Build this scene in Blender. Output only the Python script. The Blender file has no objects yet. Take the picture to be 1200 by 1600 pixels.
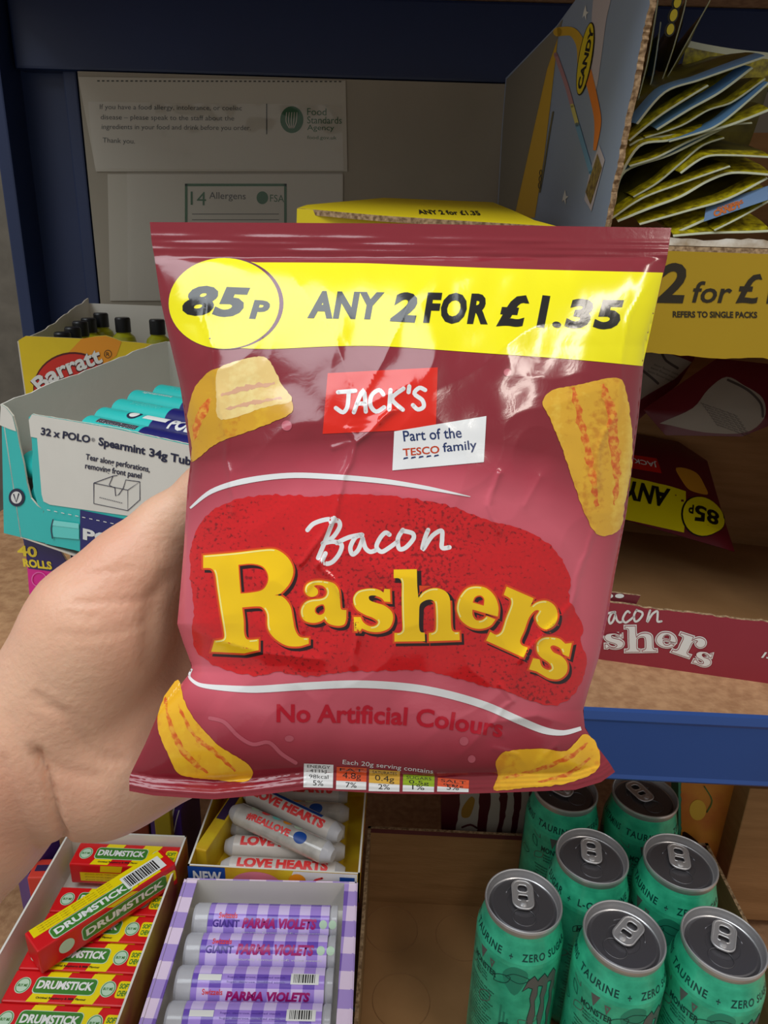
import bpy, bmesh, math, random
import numpy as np
from mathutils import Vector, Matrix, noise
from mathutils.geometry import tessellate_polygon
R = math.radians
scene = bpy.context.scene
COL = scene.collection

# ------------------------------------------------------------ camera
FPX = 1110.0
CAM = Vector((0, 0, 1.35))
PITCH, ROLL, YAW = R(20), R(2.0), R(1.2)
_X = Vector((1, 0, 0)); _Y = Vector((0, math.sin(PITCH), math.cos(PITCH))); _Z = Vector((0, -math.cos(PITCH), math.sin(PITCH)))
_rz = Matrix.Rotation(YAW, 3, 'Z')
CX = _rz @ (math.cos(ROLL) * _X + math.sin(ROLL) * _Y)
CY = _rz @ (-math.sin(ROLL) * _X + math.cos(ROLL) * _Y)
CZ = _rz @ _Z
cam_data = bpy.data.cameras.new('camera'); cam = bpy.data.objects.new('camera', cam_data); COL.objects.link(cam)
cam_data.sensor_fit = 'VERTICAL'; cam_data.sensor_height = 36; cam_data.lens = FPX / 1600 * 36
cam_data.clip_start = 0.01
M = Matrix.Identity(4)
for i in range(3):
    M[i][0], M[i][1], M[i][2], M[i][3] = CX[i], CY[i], CZ[i], CAM[i]
cam.matrix_world = M
scene.camera = cam

# ------------------------------------------------------------ light of the shop
scene.view_settings.view_transform = 'Standard'
scene.view_settings.look = 'None'
scene.view_settings.gamma = 1
scene.view_settings.use_curve_mapping = False
scene.view_settings.exposure = 0.0
world = bpy.data.worlds.new('world'); scene.world = world; world.use_nodes = True
world.node_tree.nodes['Background'].inputs[0].default_value = (0.93, 0.90, 0.86, 1)
world.node_tree.nodes['Background'].inputs[1].default_value = 0.44

def area(name, loc, rot, sx, sy, power, col=(1, .94, .86)):
    d = bpy.data.lights.new(name, 'AREA'); d.shape = 'RECTANGLE'; d.size = sx; d.size_y = sy; d.energy = power; d.color = col
    o = bpy.data.objects.new(name, d); COL.objects.link(o); o.location = loc; o.rotation_euler = rot
    return o
area('ceiling_light_aisle', (-0.75, -0.25, 2.75), (R(-8), R(-12), 0), 1.8, 1.1, 30, (.88, .95, 1))
area('ceiling_light_rear', (0.2, -1.9, 2.7), (R(-42), 0, 0), 2.4, 0.12, 16, (1, .92, .82))
area('ceiling_light_side', (0.9, -0.7, 2.75), (R(-20), R(20), 0), 0.12, 1.2, 9, (1, .92, .82))

# ------------------------------------------------------------ pixel -> place helpers
def ray(px, py):
    return CX * ((px - 600) / FPX) + CY * ((800 - py) / FPX) - CZ
def at(px, py, d):
    return CAM + ray(px, py) * d
def atz(px, py, z):
    r = ray(px, py); return CAM + r * ((z - CAM.z) / r.z)
def aty(px, py, y):
    r = ray(px, py); return CAM + r * ((y - CAM.y) / r.y)
def atx(px, py, x):
    r = ray(px, py); return CAM + r * ((x - CAM.x) / r.x)

# ------------------------------------------------------------ materials
def lin(c):
    return tuple(((v / 255) / 12.92 if v / 255 <= .04045 else ((v / 255 + .055) / 1.055) ** 2.4) for v in c) + (1,)
MATS = {}
def mat(name, rgb, rough=.5, metal=0, var=0, vscale=40, bump=0, bscale=200, coat=0, spec=.5, alpha=1, sss=0, stretch=None, rgb2=None, coords='Object', trans=0):
    if name in MATS: return MATS[name]
    m = bpy.data.materials.new(name); m.use_nodes = True; nt = m.node_tree; b = nt.nodes['Principled BSDF']
    b.inputs['Roughness'].default_value = rough; b.inputs['Metallic'].default_value = metal
    b.inputs['Specular IOR Level'].default_value = spec
    b.inputs['Coat Weight'].default_value = coat; b.inputs['Coat Roughness'].default_value = .08
    b.inputs['Alpha'].default_value = alpha
    b.inputs['Transmission Weight'].default_value = trans
    if sss:
        b.inputs['Subsurface Weight'].default_value = sss; b.inputs['Subsurface Radius'].default_value = (.9, .35, .2); b.inputs['Subsurface Scale'].default_value = .006
    c = lin(rgb); c2 = lin(rgb2) if rgb2 else tuple(v * (1 - var) for v in c[:3]) + (1,)
    tc = nt.nodes.new('ShaderNodeTexCoord'); mp = nt.nodes.new('ShaderNodeMapping')
    nt.links.new(tc.outputs[coords], mp.inputs[0])
    if stretch: mp.inputs['Scale'].default_value = stretch
    n = nt.nodes.new('ShaderNodeTexNoise'); n.inputs['Scale'].default_value = vscale; n.inputs['Detail'].default_value = 6
    nt.links.new(mp.outputs[0], n.inputs[0])
    r = nt.nodes.new('ShaderNodeValToRGB'); r.color_ramp.elements[0].position = .35; r.color_ramp.elements[1].position = .65
    r.color_ramp.elements[0].color = c2 if (var or rgb2) else c; r.color_ramp.elements[1].color = c
    nt.links.new(n.outputs[0], r.inputs[0]); nt.links.new(r.outputs[0], b.inputs['Base Color'])
    if bump:
        n2 = nt.nodes.new('ShaderNodeTexNoise'); n2.inputs['Scale'].default_value = bscale; n2.inputs['Detail'].default_value = 4
        nt.links.new(mp.outputs[0], n2.inputs[0])
        bp = nt.nodes.new('ShaderNodeBump'); bp.inputs['Strength'].default_value = bump; bp.inputs['Distance'].default_value = .001
        nt.links.new(n2.outputs[0], bp.inputs['Height']); nt.links.new(bp.outputs[0], b.inputs['Normal'])
    MATS[name] = m
    return m
def ink(name, rgb, rough=.45, **k): return mat(name, rgb, rough, **k)

# ------------------------------------------------------------ objects
def tag(o, label=None, cat=None, group=None, kind=None):
    if label: o['label'] = label
    if cat: o['category'] = cat
    if group: o['group'] = group
    if kind: o['kind'] = kind
    return o
def thing(name, loc, label, cat, group=None, rz=0):
    o = bpy.data.objects.new(name, None); COL.objects.link(o); o.location = loc; o.rotation_euler = (0, 0, rz)
    o.empty_display_size = .02
    return tag(o, label, cat, group)
def copy_tree(o, parent=None):
    c = o.copy(); COL.objects.link(c); c.parent = parent
    for ch in list(o.children): copy_tree(ch, c)
    return c

class MB:
    """collects geometry in world (or local) space and links it as one mesh object"""
    def __init__(s): s.v = []; s.f = []; s.m = []; s.sm = []; s.mats = []; s.nrm = None; s.uv = None
    def mi(s, m):
        if m not in s.mats: s.mats.append(m)
        return s.mats.index(m)
    def add(s, vs, fs, m, smooth=False):
        b = len(s.v); k = s.mi(m); s.v += [tuple(v) for v in vs]
        for f in fs: s.f.append([b + i for i in f]); s.m.append(k); s.sm.append(smooth)
    def box(s, x0, x1, y0, y1, z0, z1, m, mt=None, bev=0):
        vs = [(x, y, z) for x in (x0, x1) for y in (y0, y1) for z in (z0, z1)]
        if bev:
            bm = bmesh.new(); bv = [bm.verts.new(v) for v in vs]
            for f in [(0, 1, 3, 2), (4, 6, 7, 5), (0, 4, 5, 1), (2, 3, 7, 6), (0, 2, 6, 4), (1, 5, 7, 3)]: bm.faces.new([bv[i] for i in f])
            bmesh.ops.bevel(bm, geom=bm.edges[:], offset=bev, segments=2, affect='EDGES', profile=.6)
            bm.verts.index_update(); vs = [v.co.copy() for v in bm.verts]; fs = [[v.index for v in f.verts] for f in bm.faces]; bm.free()
        else:
            fs = [(0, 1, 3, 2), (4, 6, 7, 5), (0, 4, 5, 1), (2, 3, 7, 6), (0, 2, 6, 4), (1, 5, 7, 3)]
        if mt: vs = [mt @ Vector(v) for v in vs]
        s.add(vs, fs, m)
    def lathe(s, prof, m, mt=None, n=48, mats=None, smooth=True, cap=True):
        """prof: list of (r, z); mats optional per ring segment"""
        for i in range(len(prof) - 1):
            vs = []
            for r, z in (prof[i], prof[i + 1]):
                for k in range(n):
                    a = 2 * math.pi * k / n; vs.append(Vector((r * math.cos(a), r * math.sin(a), z)))
            if mt: vs = [mt @ v for v in vs]
            s.add(vs, [(k, (k + 1) % n, n + (k + 1) % n, n + k) for k in range(n)], mats[i] if mats else m, smooth)
        if cap:
            for (r, z), fl in ((prof[0], 1), (prof[-1], 0)):
                if r > 1e-5:
                    vs = [Vector((r * math.cos(2 * math.pi * k / n), r * math.sin(2 * math.pi * k / n), z)) for k in range(n)]
                    if mt: vs = [mt @ v for v in vs]
                    s.add(vs, [list(range(n))[::-1] if fl else list(range(n))], (mats[0] if fl else mats[-1]) if mats else m, False)
    def tube(s, pts, r, m, n=10, closed=False):
        rings = []; N = len(pts)
        for i, p in enumerate(pts):
            p = Vector(p); a = Vector(pts[i - 1] if (i or closed) else pts[i]); b = Vector(pts[(i + 1) % N] if (i < N - 1 or closed) else pts[i])
            t = (b - a).normalized(); u = t.orthogonal().normalized() if not rings else (rings[-1][1] - t * rings[-1][1].dot(t)).normalized()
            w = t.cross(u); rr = r[i] if isinstance(r, (list, tuple)) else r
            rings.append(([p + (u * math.cos(2 * math.pi * k / n) + w * math.sin(2 * math.pi * k / n)) * rr for k in range(n)], u))
        vs = [v for rg, _ in rings for v in rg]; fs = []
        for i in range(N if closed else N - 1):
            j = (i + 1) % N
            fs += [(i * n + k, i * n + (k + 1) % n, j * n + (k + 1) % n, j * n + k) for k in range(n)]
        if not closed: fs += [list(range(n))[::-1], [(N - 1) * n + k for k in range(n)]]
        s.add(vs, fs, m, True)
    def prism(s, fr, loop, thick, mf, mb_, me, off=0):
        """extruded outline on frame fr: front at +N*off, back thick behind"""
        n = len(loop)
        tri = tessellate_polygon([[Vector((a, b, 0)) for a, b in loop]])
        F = [fr.pt(a, b, off) for a, b in loop]; B = [fr.pt(a, b, off - thick) for a, b in loop]
        def orient(t):
            a, b, c = (Vector(loop[i]) for i in t)
            return t if (b - a).cross(c - a) > 0 else t[::-1]
        tri = [orient(t) for t in tri]
        s.add(F, tri, mf); s.add(B, [t[::-1] for t in tri], mb_)
        s.add(F + B, [(i, n + i, n + (i + 1) % n, (i + 1) % n) for i in range(n)], me)
    def build(s, name, parent=None, smooth_all=None):
        me = bpy.data.meshes.new(name); me.from_pydata(s.v, [], s.f)
        for m in s.mats: me.materials.append(m)
        me.polygons.foreach_set('material_index', s.m)
        me.polygons.foreach_set('use_smooth', s.sm if smooth_all is None else [smooth_all] * len(s.f))
        if s.uv is not None:
            lay = me.uv_layers.new(name='uv'); li = np.zeros(len(me.loops), dtype=np.int32); me.loops.foreach_get('vertex_index', li)
            lay.data.foreach_set('uv', np.array(s.uv, dtype=np.float32)[li].ravel())
        me.update()
        if s.nrm is not None: me.normals_split_custom_set_from_vertices(s.nrm)
        o = bpy.data.objects.new(name, me); COL.objects.link(o)
        if parent:
            o.parent = parent
            mp = Matrix.Translation(parent.location) @ parent.rotation_euler.to_matrix().to_4x4()
            pp = parent
            while pp.parent:
                pp = pp.parent; mp = Matrix.Translation(pp.location) @ pp.rotation_euler.to_matrix().to_4x4() @ mp
            if not getattr(s, 'local', False): o.matrix_parent_inverse = mp.inverted()
        return o

class Fr:
    """planar frame: origin, unit U, unit V, N = U x V"""
    def __init__(s, O, U, V):
        s.O = Vector(O); s.U = Vector(U).normalized(); s.V = (Vector(V) - s.U * Vector(V).dot(s.U)).normalized(); s.N = s.U.cross(s.V)
    def pt(s, a, b, off=0): return s.O + s.U * a + s.V * b + s.N * off
    def px(s, x, y):
        r = ray(x, y); t = (s.O - CAM).dot(s.N) / r.dot(s.N); p = CAM + r * t - s.O
        return (p.dot(s.U), p.dot(s.V))
    def pxs(s, pts): return [s.px(*p[:2]) for p in pts]

# ------------------------------------------------------------ 2-D shapes for print
_tc = {}
def text2d(t, bold=0, shear=0, space=1):
    k = (t, bold, shear, space)
    if k not in _tc:
        c = bpy.data.curves.new('t', 'FONT'); c.body = t; c.offset = bold; c.shear = shear; c.space_character = space; c.resolution_u = 3
        o = bpy.data.objects.new('t', c); COL.objects.link(o)
        dg = bpy.context.evaluated_depsgraph_get(); me = bpy.data.meshes.new_from_object(o.evaluated_get(dg))
        v = np.array([tuple(x.co)[:2] for x in me.vertices]); f = [list(p.vertices) for p in me.polygons]
        bpy.data.objects.remove(o); bpy.data.meshes.remove(me); bpy.data.curves.remove(c)
        lo = v.min(0); hi = v.max(0); _tc[k] = ((v - lo) / (hi - lo), f)
    return _tc[k]
def catm(pts, closed=True, seg=5):
    """smooth a loop through pts; points with a third value are corners"""
    n = len(pts); out = []
    P = [Vector(p[:2]) for p in pts]; C = [len(p) > 2 for p in pts]
    for i in range(n if closed else n - 1):
        p1, p2 = P[i], P[(i + 1) % n]
        p0 = P[i - 1] if (i or closed) else p1; p3 = P[(i + 2) % n] if (closed or i + 2 < n) else p2
        t1 = (p2 - p1) if C[i] else (p2 - p0) * .5; t2 = (p2 - p1) if C[(i + 1) % n] else (p3 - p1) * .5
        L = (p2 - p1).length
        if t1.length > L: t1 = t1.normalized() * L
        if t2.length > L: t2 = t2.normalized() * L
        sg = 1 if (C[i] and C[(i + 1) % n]) else seg
        for k in range(sg):
            u = k / sg; h1 = 2 * u ** 3 - 3 * u * u + 1; h2 = u ** 3 - 2 * u * u + u; h3 = -2 * u ** 3 + 3 * u * u; h4 = u ** 3 - u * u
            q = p1 * h1 + t1 * h2 + p2 * h3 + t2 * h4; out.append((q.x, q.y))
    if not closed: out.append(tuple(P[-1]))
    return out
def offset_loop(lp, w):
    """grow (w>0) a loop outwards whichever way it winds"""
    A = sum(lp[i - 1][0] * lp[i][1] - lp[i][0] * lp[i - 1][1] for i in range(len(lp))); sg = 1 if A > 0 else -1
    out = []; n = len(lp)
    for i in range(n):
        a, b, c = Vector(lp[i - 1]), Vector(lp[i]), Vector(lp[(i + 1) % n])
        d1 = (b - a); d2 = (c - b)
        if d1.length < 1e-9 or d2.length < 1e-9: continue
        d1.normalize(); d2.normalize()
        n1 = Vector((d1.y, -d1.x)) * sg; n2 = Vector((d2.y, -d2.x)) * sg; m = n1 + n2
        if m.length < .2: m = n1
        m.normalize(); k = w / max(.5, m.dot(n1)); q = b + m * k; out.append((q.x, q.y))
    return out
def stroke(pts, w, seg=5, round_=True):
    """list of polygons covering a brush stroke; w a width or a list of widths"""
    P = catm(pts, False, seg) if seg > 1 else [tuple(p[:2]) for p in pts]; n = len(P); L = []; Rr = []
    for i, p in enumerate(P):
        a = Vector(P[max(0, i - 1)]); b = Vector(P[min(n - 1, i + 1)]); d = (b - a).normalized(); q = Vector((-d.y, d.x))
        if isinstance(w, (list, tuple)):
            u = i / (n - 1) * (len(w) - 1); j = min(int(u), len(w) - 2); ww = w[j] + (w[j + 1] - w[j]) * (u - j)
        else: ww = w
        L.append(Vector(p) + q * ww / 2); Rr.append(Vector(p) - q * ww / 2)
    vs = [tuple(x) for x in L + Rr]; fs = [(i, i + 1, n + i + 1, n + i) for i in range(n - 1)]
    if round_ and not isinstance(w, (list, tuple)):
        for c in (P[0], P[-1]):
            b = len(vs); vs += [(c[0] + w / 2 * math.cos(k * math.pi / 5), c[1] + w / 2 * math.sin(k * math.pi / 5)) for k in range(10)]; fs.append(tuple(range(b, b + 10)))
    return np.array(vs), fs
def poly(*loops):
    vs = [p for l in loops for p in l]
    tri = tessellate_polygon([[Vector((p[0], p[1], 0)) for p in l] for l in loops])
    return np.array([(p[0], p[1]) for p in vs]), [list(t) for t in tri]
def rect(x0, y0, x1, y1): return poly([(x0, y0), (x1, y0), (x1, y1), (x0, y1)])
def rrect(x0, y0, x1, y1, r, n=5):
    o = []
    for cx, cy, a in ((x1 - r, y1 - r, 0), (x0 + r, y1 - r, 90), (x0 + r, y0 + r, 180), (x1 - r, y0 + r, 270)):
        o += [(cx + r * math.cos(R(a + 90 * k / n)), cy + r * math.sin(R(a + 90 * k / n))) for k in range(n + 1)]
    return o
def ell(cx, cy, rx, ry, n=40, rot=0):
    c, s = math.cos(rot), math.sin(rot)
    return [(cx + rx * math.cos(a) * c - ry * math.sin(a) * s, cy + rx * math.cos(a) * s + ry * math.sin(a) * c) for a in [2 * math.pi * k / n for k in range(n)]]
def ringp(cx, cy, rx, ry, w, n=40): return poly(ell(cx, cy, rx, ry, n), ell(cx, cy, rx - w, ry - w, n))
def txt(t, bl, br, tl, bold=0, shear=0, space=1):
    v, f = text2d(t, bold, shear, space); bl, br, tl = map(np.array, (bl, br, tl))
    return bl + v[:, :1] * (br - bl) + v[:, 1:] * (tl - bl), f
def torn(p0, p1, n, amp, rnd):
    p0 = Vector(p0); p1 = Vector(p1); d = p1 - p0; q = Vector((-d.y, d.x)).normalized(); out = []; h = 0
    for i in range(n + 1):
        h = h * .5 + rnd.uniform(-amp, amp); e = 0 if i in (0, n) else h
        p = p0 + d * (i / n) + q * e; out.append((p.x, p.y))
    return out
def cut2d(v, f, cx, cy, org=(0, 0)):
    bm = bmesh.new(); bv = [bm.verts.new((p[0], p[1], 0)) for p in v]
    for q in f:
        try: bm.faces.new([bv[i] for i in q])
        except ValueError: pass
    lo = np.min(v, axis=0); hi = np.max(v, axis=0)
    for ax, st in ((0, cx), (1, cy)):
        if not st: continue
        k = math.ceil((lo[ax] - org[ax]) / st)
        while org[ax] + k * st < hi[ax]:
            co = [0, 0, 0]; co[ax] = org[ax] + k * st; no = [0, 0, 0]; no[ax] = 1
            bmesh.ops.bisect_plane(bm, geom=bm.verts[:] + bm.edges[:] + bm.faces[:], dist=1e-7, plane_co=co, plane_no=no); k += 1
    bm.verts.index_update(); v2 = np.array([tuple(x.co)[:2] for x in bm.verts]) if bm.verts else np.zeros((0, 2)); f2 = [[x.index for x in q.verts] for q in bm.faces]; bm.free()
    return v2, f2
def pprint(mb, fr, shp, m, off=.0003, px=True):
    """flat print on a planar frame, shape in photo pixels (px) or frame units"""
    v, f = shp
    P = [fr.px(x, y) if px else (x, y) for x, y in v]; out = []
    for q in f:
        a, b, c = (Vector(P[i]) for i in q[:3]); ar = sum(P[q[i - 1]][0] * P[q[i]][1] - P[q[i]][0] * P[q[i - 1]][1] for i in range(len(q)))
        out.append(q if ar > 0 else list(q)[::-1])
    mb.add([fr.pt(a, b, off) for a, b in P], out, m)
def mprint(mb, mapf, shp, m, off, cut=(0, 0)):
    """print on a curved surface given by mapf(a,b)->(pos, normal)"""
    v, f = cut2d(*shp, *cut) if any(cut) else shp
    vs = []
    for a, b in v:
        p, n = mapf(a, b); vs.append(p + n * off)
    mb.add(vs, f, m, True)
def sstep(a, b, x):
    t = max(0, min(1, (x - a) / (b - a))); return t * t * (3 - 2 * t)
# glyph outlines of the slab lettering, traced once, used on the packet, the case and the packets behind
def G(o, s, *loops): return [[(o[0] + p[0] / s, o[1] + p[1] / s) + ((1,) if len(p) > 2 else ()) for p in l] for l in loops]
RASH = [
 G((300, 840), 6, [(105,165,1),(400,140),(700,105),(800,115),(900,190),(950,300),(920,420),(835,520),(775,540,1),(850,555),(920,640),(945,760),(965,860),(1010,930),(1095,940,1),(1095,995,1),(1000,1020),(880,1010),(770,940),(710,850),(700,720),(660,655),(600,645),(470,655,1),(485,780),(490,900),(520,955),(625,950,1),(625,1055,1),(490,1085,1),(180,1070,1),(210,965,1),(290,950),(300,900),(265,680),(235,480),(215,340),(180,290),(105,285,1)],
   [(435,255,1),(560,245),(660,270),(710,340),(710,420),(660,490),(560,515),(455,525,1),(445,400)]),
 G((460, 880), 7.5, [(345,205),(450,230),(510,290),(530,370),(537,470),(550,540),(610,550,1),(607,650,1),(585,715),(520,735),(430,720),(380,690),(352,652,1),(300,685),(220,700),(130,680),(80,620),(75,540),(120,460),(200,425),(300,415),(360,390),(380,330),(340,270),(270,255),(230,268),(272,310),(270,365),(210,395),(150,375),(120,320),(140,250),(210,210),(280,200)],
   [(300,488),(340,485),(358,530),(345,585),(290,607),(243,575),(248,520)]),
 G((460, 880), 7.5, [(1055,300,1),(1120,305,1),(1125,455,1),(1055,450,1),(1020,410),(940,378),(875,388),(885,435),(960,465),(1060,500),(1140,570),(1155,660),(1110,760),(1000,805),(880,800),(790,765,1),(770,800,1),(700,795,1),(695,630,1),(775,630,1),(810,695),(880,737),(950,730),(978,685),(920,640),(830,605),(740,550),(695,480),(690,400),(740,330),(830,300),(930,295),(1000,315),(1045,345,1)]),
 G((600, 880), 8.571, [(130,85,1),(440,80,1),(445,300),(460,465,1),(520,390),(620,340),(720,335),(820,375),(875,450),(890,560),(895,780),(905,880),(935,918),(1010,920,1),(1015,1030,1),(600,1045,1),(600,935,1),(660,925),(690,890),(695,760),(690,600),(675,520),(620,487),(540,505),(480,560),(470,700),(470,850),(490,920),(545,930,1),(550,1045,1),(140,1050,1),(140,935,1),(210,930),(245,890),(240,700),(235,450),(235,260),(205,205),(130,200,1)]),
 G((700, 890), 5.4545, [(100,230),(160,160),(240,140),(330,160),(400,230),(430,320),(425,400,1),(208,340,1),(210,390),(240,430),(290,428),(330,395,1),(405,425,1),(360,480),(280,505),(190,490),(110,430),(75,350),(78,290)],
   [(210,280,1),(230,235),(275,220),(308,250),(305,308,1)]),
 G((700, 890), 5.4545, [(500,145,1),(730,245,1),(700,320,1),(760,275),(840,265),(910,310),(935,390),(910,470),(840,510),(775,480),(745,410),(775,352),(740,350),(690,410),(650,520),(615,600),(625,640),(680,665,1),(645,750,1),(325,605,1),(360,530,1),(410,555),(455,525),(490,420),(535,300),(530,250),(475,215,1)]),
 G((700, 890), 5.4545, [(880,575),(950,590),(1000,632,1),(1055,625,1),(1030,745,1),(980,722,1),(955,670),(900,645),(872,662),(900,705),(970,740),(1015,800),(1010,880),(950,932),(870,930),(800,895),(755,868,1),(690,850,1),(725,755,1),(780,765,1),(800,825),(850,855),(882,840),(860,795),(790,745),(755,690),(760,620),(810,580)])]
RASH = [[catm(l, True, 4) for l in g] for g in RASH]
_b = lambda pts: [(470 + x / 4.8, 800 + y / 4.8) for x, y in pts]
BACON = [_b(p) for p in ([(50,135),(95,88),(180,58),(255,52)], [(250,45),(225,110),(190,200),(130,345)], [(225,75),(280,65),(292,110),(240,190),(165,235)], [(165,237),(240,222),(305,245),(290,310),(240,372),(195,388),(165,365),(185,310)],
         [(270,232),(360,190),(455,170)], [(460,172),(410,190),(372,265),(388,318),(430,285),(465,200)], [(462,195),(485,270),(520,298),(560,288)],
         [(665,170),(635,155),(595,195),(568,260),(605,298),(660,270),(725,222)], [(765,135),(728,200),(738,275),(785,268),(845,200),(838,160),(760,140)], [(955,135),(930,200),(915,280),(985,180),(1055,140),(1060,200),(1060,268),(1115,265)])]

BLOB = [(297,900),(298,860),(308,825),(330,800),(370,780),(430,773),(490,776),(540,772),(620,776),(700,790),(760,812),(830,832),(868,860),(892,905),(889,935),(905,965),(912,985),(906,1000),(916,1022),(915,1045),(907,1070),(890,1092),(860,1103),(820,1092),(790,1080),(740,1067),(690,1053),(640,1047),(590,1049),(540,1050),(480,1057),(440,1050),(400,1056),(350,1046),(325,1034),(305,1015),(300,985),(303,950)]
def ragged(lp, amp, seed=0, step=3):
    out = []; L = 0
    for i in range(len(lp)):
        a = Vector(lp[i]); b = Vector(lp[(i + 1) % len(lp)]); d = b - a; n = max(1, int(d.length / step))
        if d.length < 1e-6: continue
        q = Vector((-d.y, d.x)).normalized()
        for k in range(n):
            p = a + d * k / n; w = noise.noise(Vector((p.x * .11, p.y * .11, seed))) * amp + noise.noise(Vector((p.x * .4, p.y * .4, seed + 4))) * amp * .5
            p = p + q * w; out.append((p.x, p.y))
    return out
def arc_txt(t, path, height, bold=0, shear=0, space=1):
    """text laid along a poly path (px), height in px"""
    v, f = cut2d(*text2d(t, bold, shear, space), .02, 0); P = catm(path, False, 8); cum = [0]
    for a, b in zip(P, P[1:]): cum.append(cum[-1] + math.dist(a, b))
    out = []
    for x, y in v:
        s = x * cum[-1]; i = 0
        while i < len(P) - 2 and cum[i + 1] < s: i += 1
        u = (s - cum[i]) / (cum[i + 1] - cum[i]); a = Vector(P[i]); b = Vector(P[i + 1]); d = (b - a).normalized(); p = a + (b - a) * u
        q = Vector((d.y, -d.x)); p = p + q * y * height; out.append((p.x, p.y))
    return np.array(out), f

# ============================================================ THE SHELVING
ZSH = 1.047; ZLOW = .725
YF = atz(1060, 1117, ZSH).y
YB_ = .955
navy = mat('navy_painted_steel', (26, 44, 84), .42, var=.15, vscale=8)
blue = mat('blue_painted_steel', (42, 76, 142), .38, var=.1, vscale=6)
chipb = mat('chipboard', (190, 146, 106), .75, rgb2=(164, 120, 84), vscale=120, bump=.5, bscale=300)
fray = mat('frayed_board_edge', (196, 174, 140), .9, rgb2=(150, 124, 92), vscale=300, bump=1, bscale=400)
plaster = mat('grey_plaster', (112, 104, 92), .9, var=.25, vscale=30, bump=.8, bscale=60)
mb = MB(); mb.box(-1.6, 1.6, 1.10, 1.16, 0, 2.6, plaster); tag(mb.build('wall_back'), kind='structure')
mb = MB(); mb.box(-1.6, 1.6, -2.6, 1.16, -.04, 0, mat('vinyl_floor', (120, 112, 104), .6, var=.1)); tag(mb.build('floor'), kind='structure')

ZTOP = aty(600, 12, .94).z
XLf = aty(20, 300, .90).x - .004
unit = thing('shelving_unit', (0, .7, 0), 'navy and blue steel shelving bay with chipboard shelves behind the hand', 'shelving')
def board(z, mode):
    mb = MB(); mb.box(XLf, .72, YF + .004, YB_ - .02, z - .018, z, chipb, bev=.001); o = mb.build('shelf_board', unit)
    # fuzzy torn front lip of the board
    mb = MB(); rnd = random.Random(4); fr = Fr((XLf, YF + .004, z + .0004), (1, 0, 0), (0, 1, 0)); WW = .72 - XLf
    lp = [(0, 0), (WW, 0)] + torn((WW, .006), (0, .006), 300, .0022, rnd); mb.prism(fr, lp, .003, fray, fray, fray); mb.build('board_edge', o)
def beam(z, full=True):
    mb = MB(); h = .060
    prof = [(YF + .003, z + .0012), (YF, z), (YF - .0015, z - .006), (YF - .0005, z - .0085), (YF - .0005, z - h + .006), (YF - .0015, z - h + .003), (YF + .001, z - h), (YF + .024, z - h), (YF + .024, z - h + .002), (YF + .0055, z - h + .003), (YF + .0055, z - .018), (YF + .004, z - .018)]
    vs = [(x, y, zz) for x in (XLf, .72) for y, zz in prof]; n = len(prof)
    mb.add(vs, [(i, (i + 1) % n, n + (i + 1) % n, n + i) for i in range(n)] + [list(range(n)), list(range(n, 2 * n))[::-1]], blue); o = mb.build('front_beam', unit)
    # punched tongues along the beam
    for x in (-.33, atz(990, 1170, z - .03).x if False else aty(990, 1172, YF).x, .52):
        mb = MB(); mt = Matrix.Translation((x, YF - .0012, z - .031))
        mb.box(-.0075, .0075, -.0035, .002, -.011, .011, blue, mt, bev=.002); mb.build('punched_tongue', o)
board(ZSH, 0); beam(ZSH)
board(ZLOW, 0); beam(ZLOW)

board(ZTOP + .018, 0); beam(ZTOP + .018)
# rear steel sheet, uprights
mb = MB(); mb.box(XLf + .006, .72, YB_, YB_ + .004, .2, 2.0, navy); mb.build('rear_sheet', unit)
xl0 = aty(18, 300, .90).x; xl1 = aty(137, 300, .90).x
for x0, x1 in ((xl0, xl1), (.66, .72)):
    mb = MB(); mb.box(x0 + .012, x1, .925, .955, .2, 2.0, navy, bev=.002); mb.box(x0, x0 + .016, .88, .955, .2, 2.0, navy, bev=.002); mb.box(x1 - .022, x1 - .006, .915, .93, .2, 2.0, navy, bev=.002)
    o = mb.build('upright', unit)
    dk = ink('slot_dark', (10, 12, 18), .9)
    for k in range(14):
        mb = MB(); mb.box((x0 + x1) / 2 - .004, (x0 + x1) / 2 + .004, .9235, .926, 1.26 + k * .035, 1.26 + k * .035 + .012, dk); mb.build('slot', o)


# grey board behind the goods with two sleeved notices
grey = mat('grey_back_board', (150, 142, 126), .7, var=.08, vscale=12)
YP = .90
bz1 = aty(480, 122, YP).z; bx0 = aty(122, 122, YP).x; bx1 = aty(850, 200, YP).x
mb = MB(); mb.box(xl0 + .02, .70, .905, .954, bz1 + .002, ZTOP - .0005, navy, bev=.003); mb.build('rear_rail', unit)
bb = thing('back_board', (0, YP, ZSH), 'light grey display board leaning at the back of the upper shelf', 'board')
mb = MB(); fr = Fr((bx0, YP, ZSH), (1, 0, .0), (0, 0, 1)); lean = 0
w = bx1 - bx0 + .25; h = bz1 - ZSH
mb.prism(fr, [(-.0, 0), (w, 0), (w, h), (-.0, h)], .004, grey, grey, grey); mb.build('board_sheet', bb)
paper = mat('notice_paper', (176, 170, 156), .6); gink = ink('notice_grey_ink', (60, 60, 58), .6); gink2 = ink('notice_green_ink', (30, 84, 44), .5)
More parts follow.
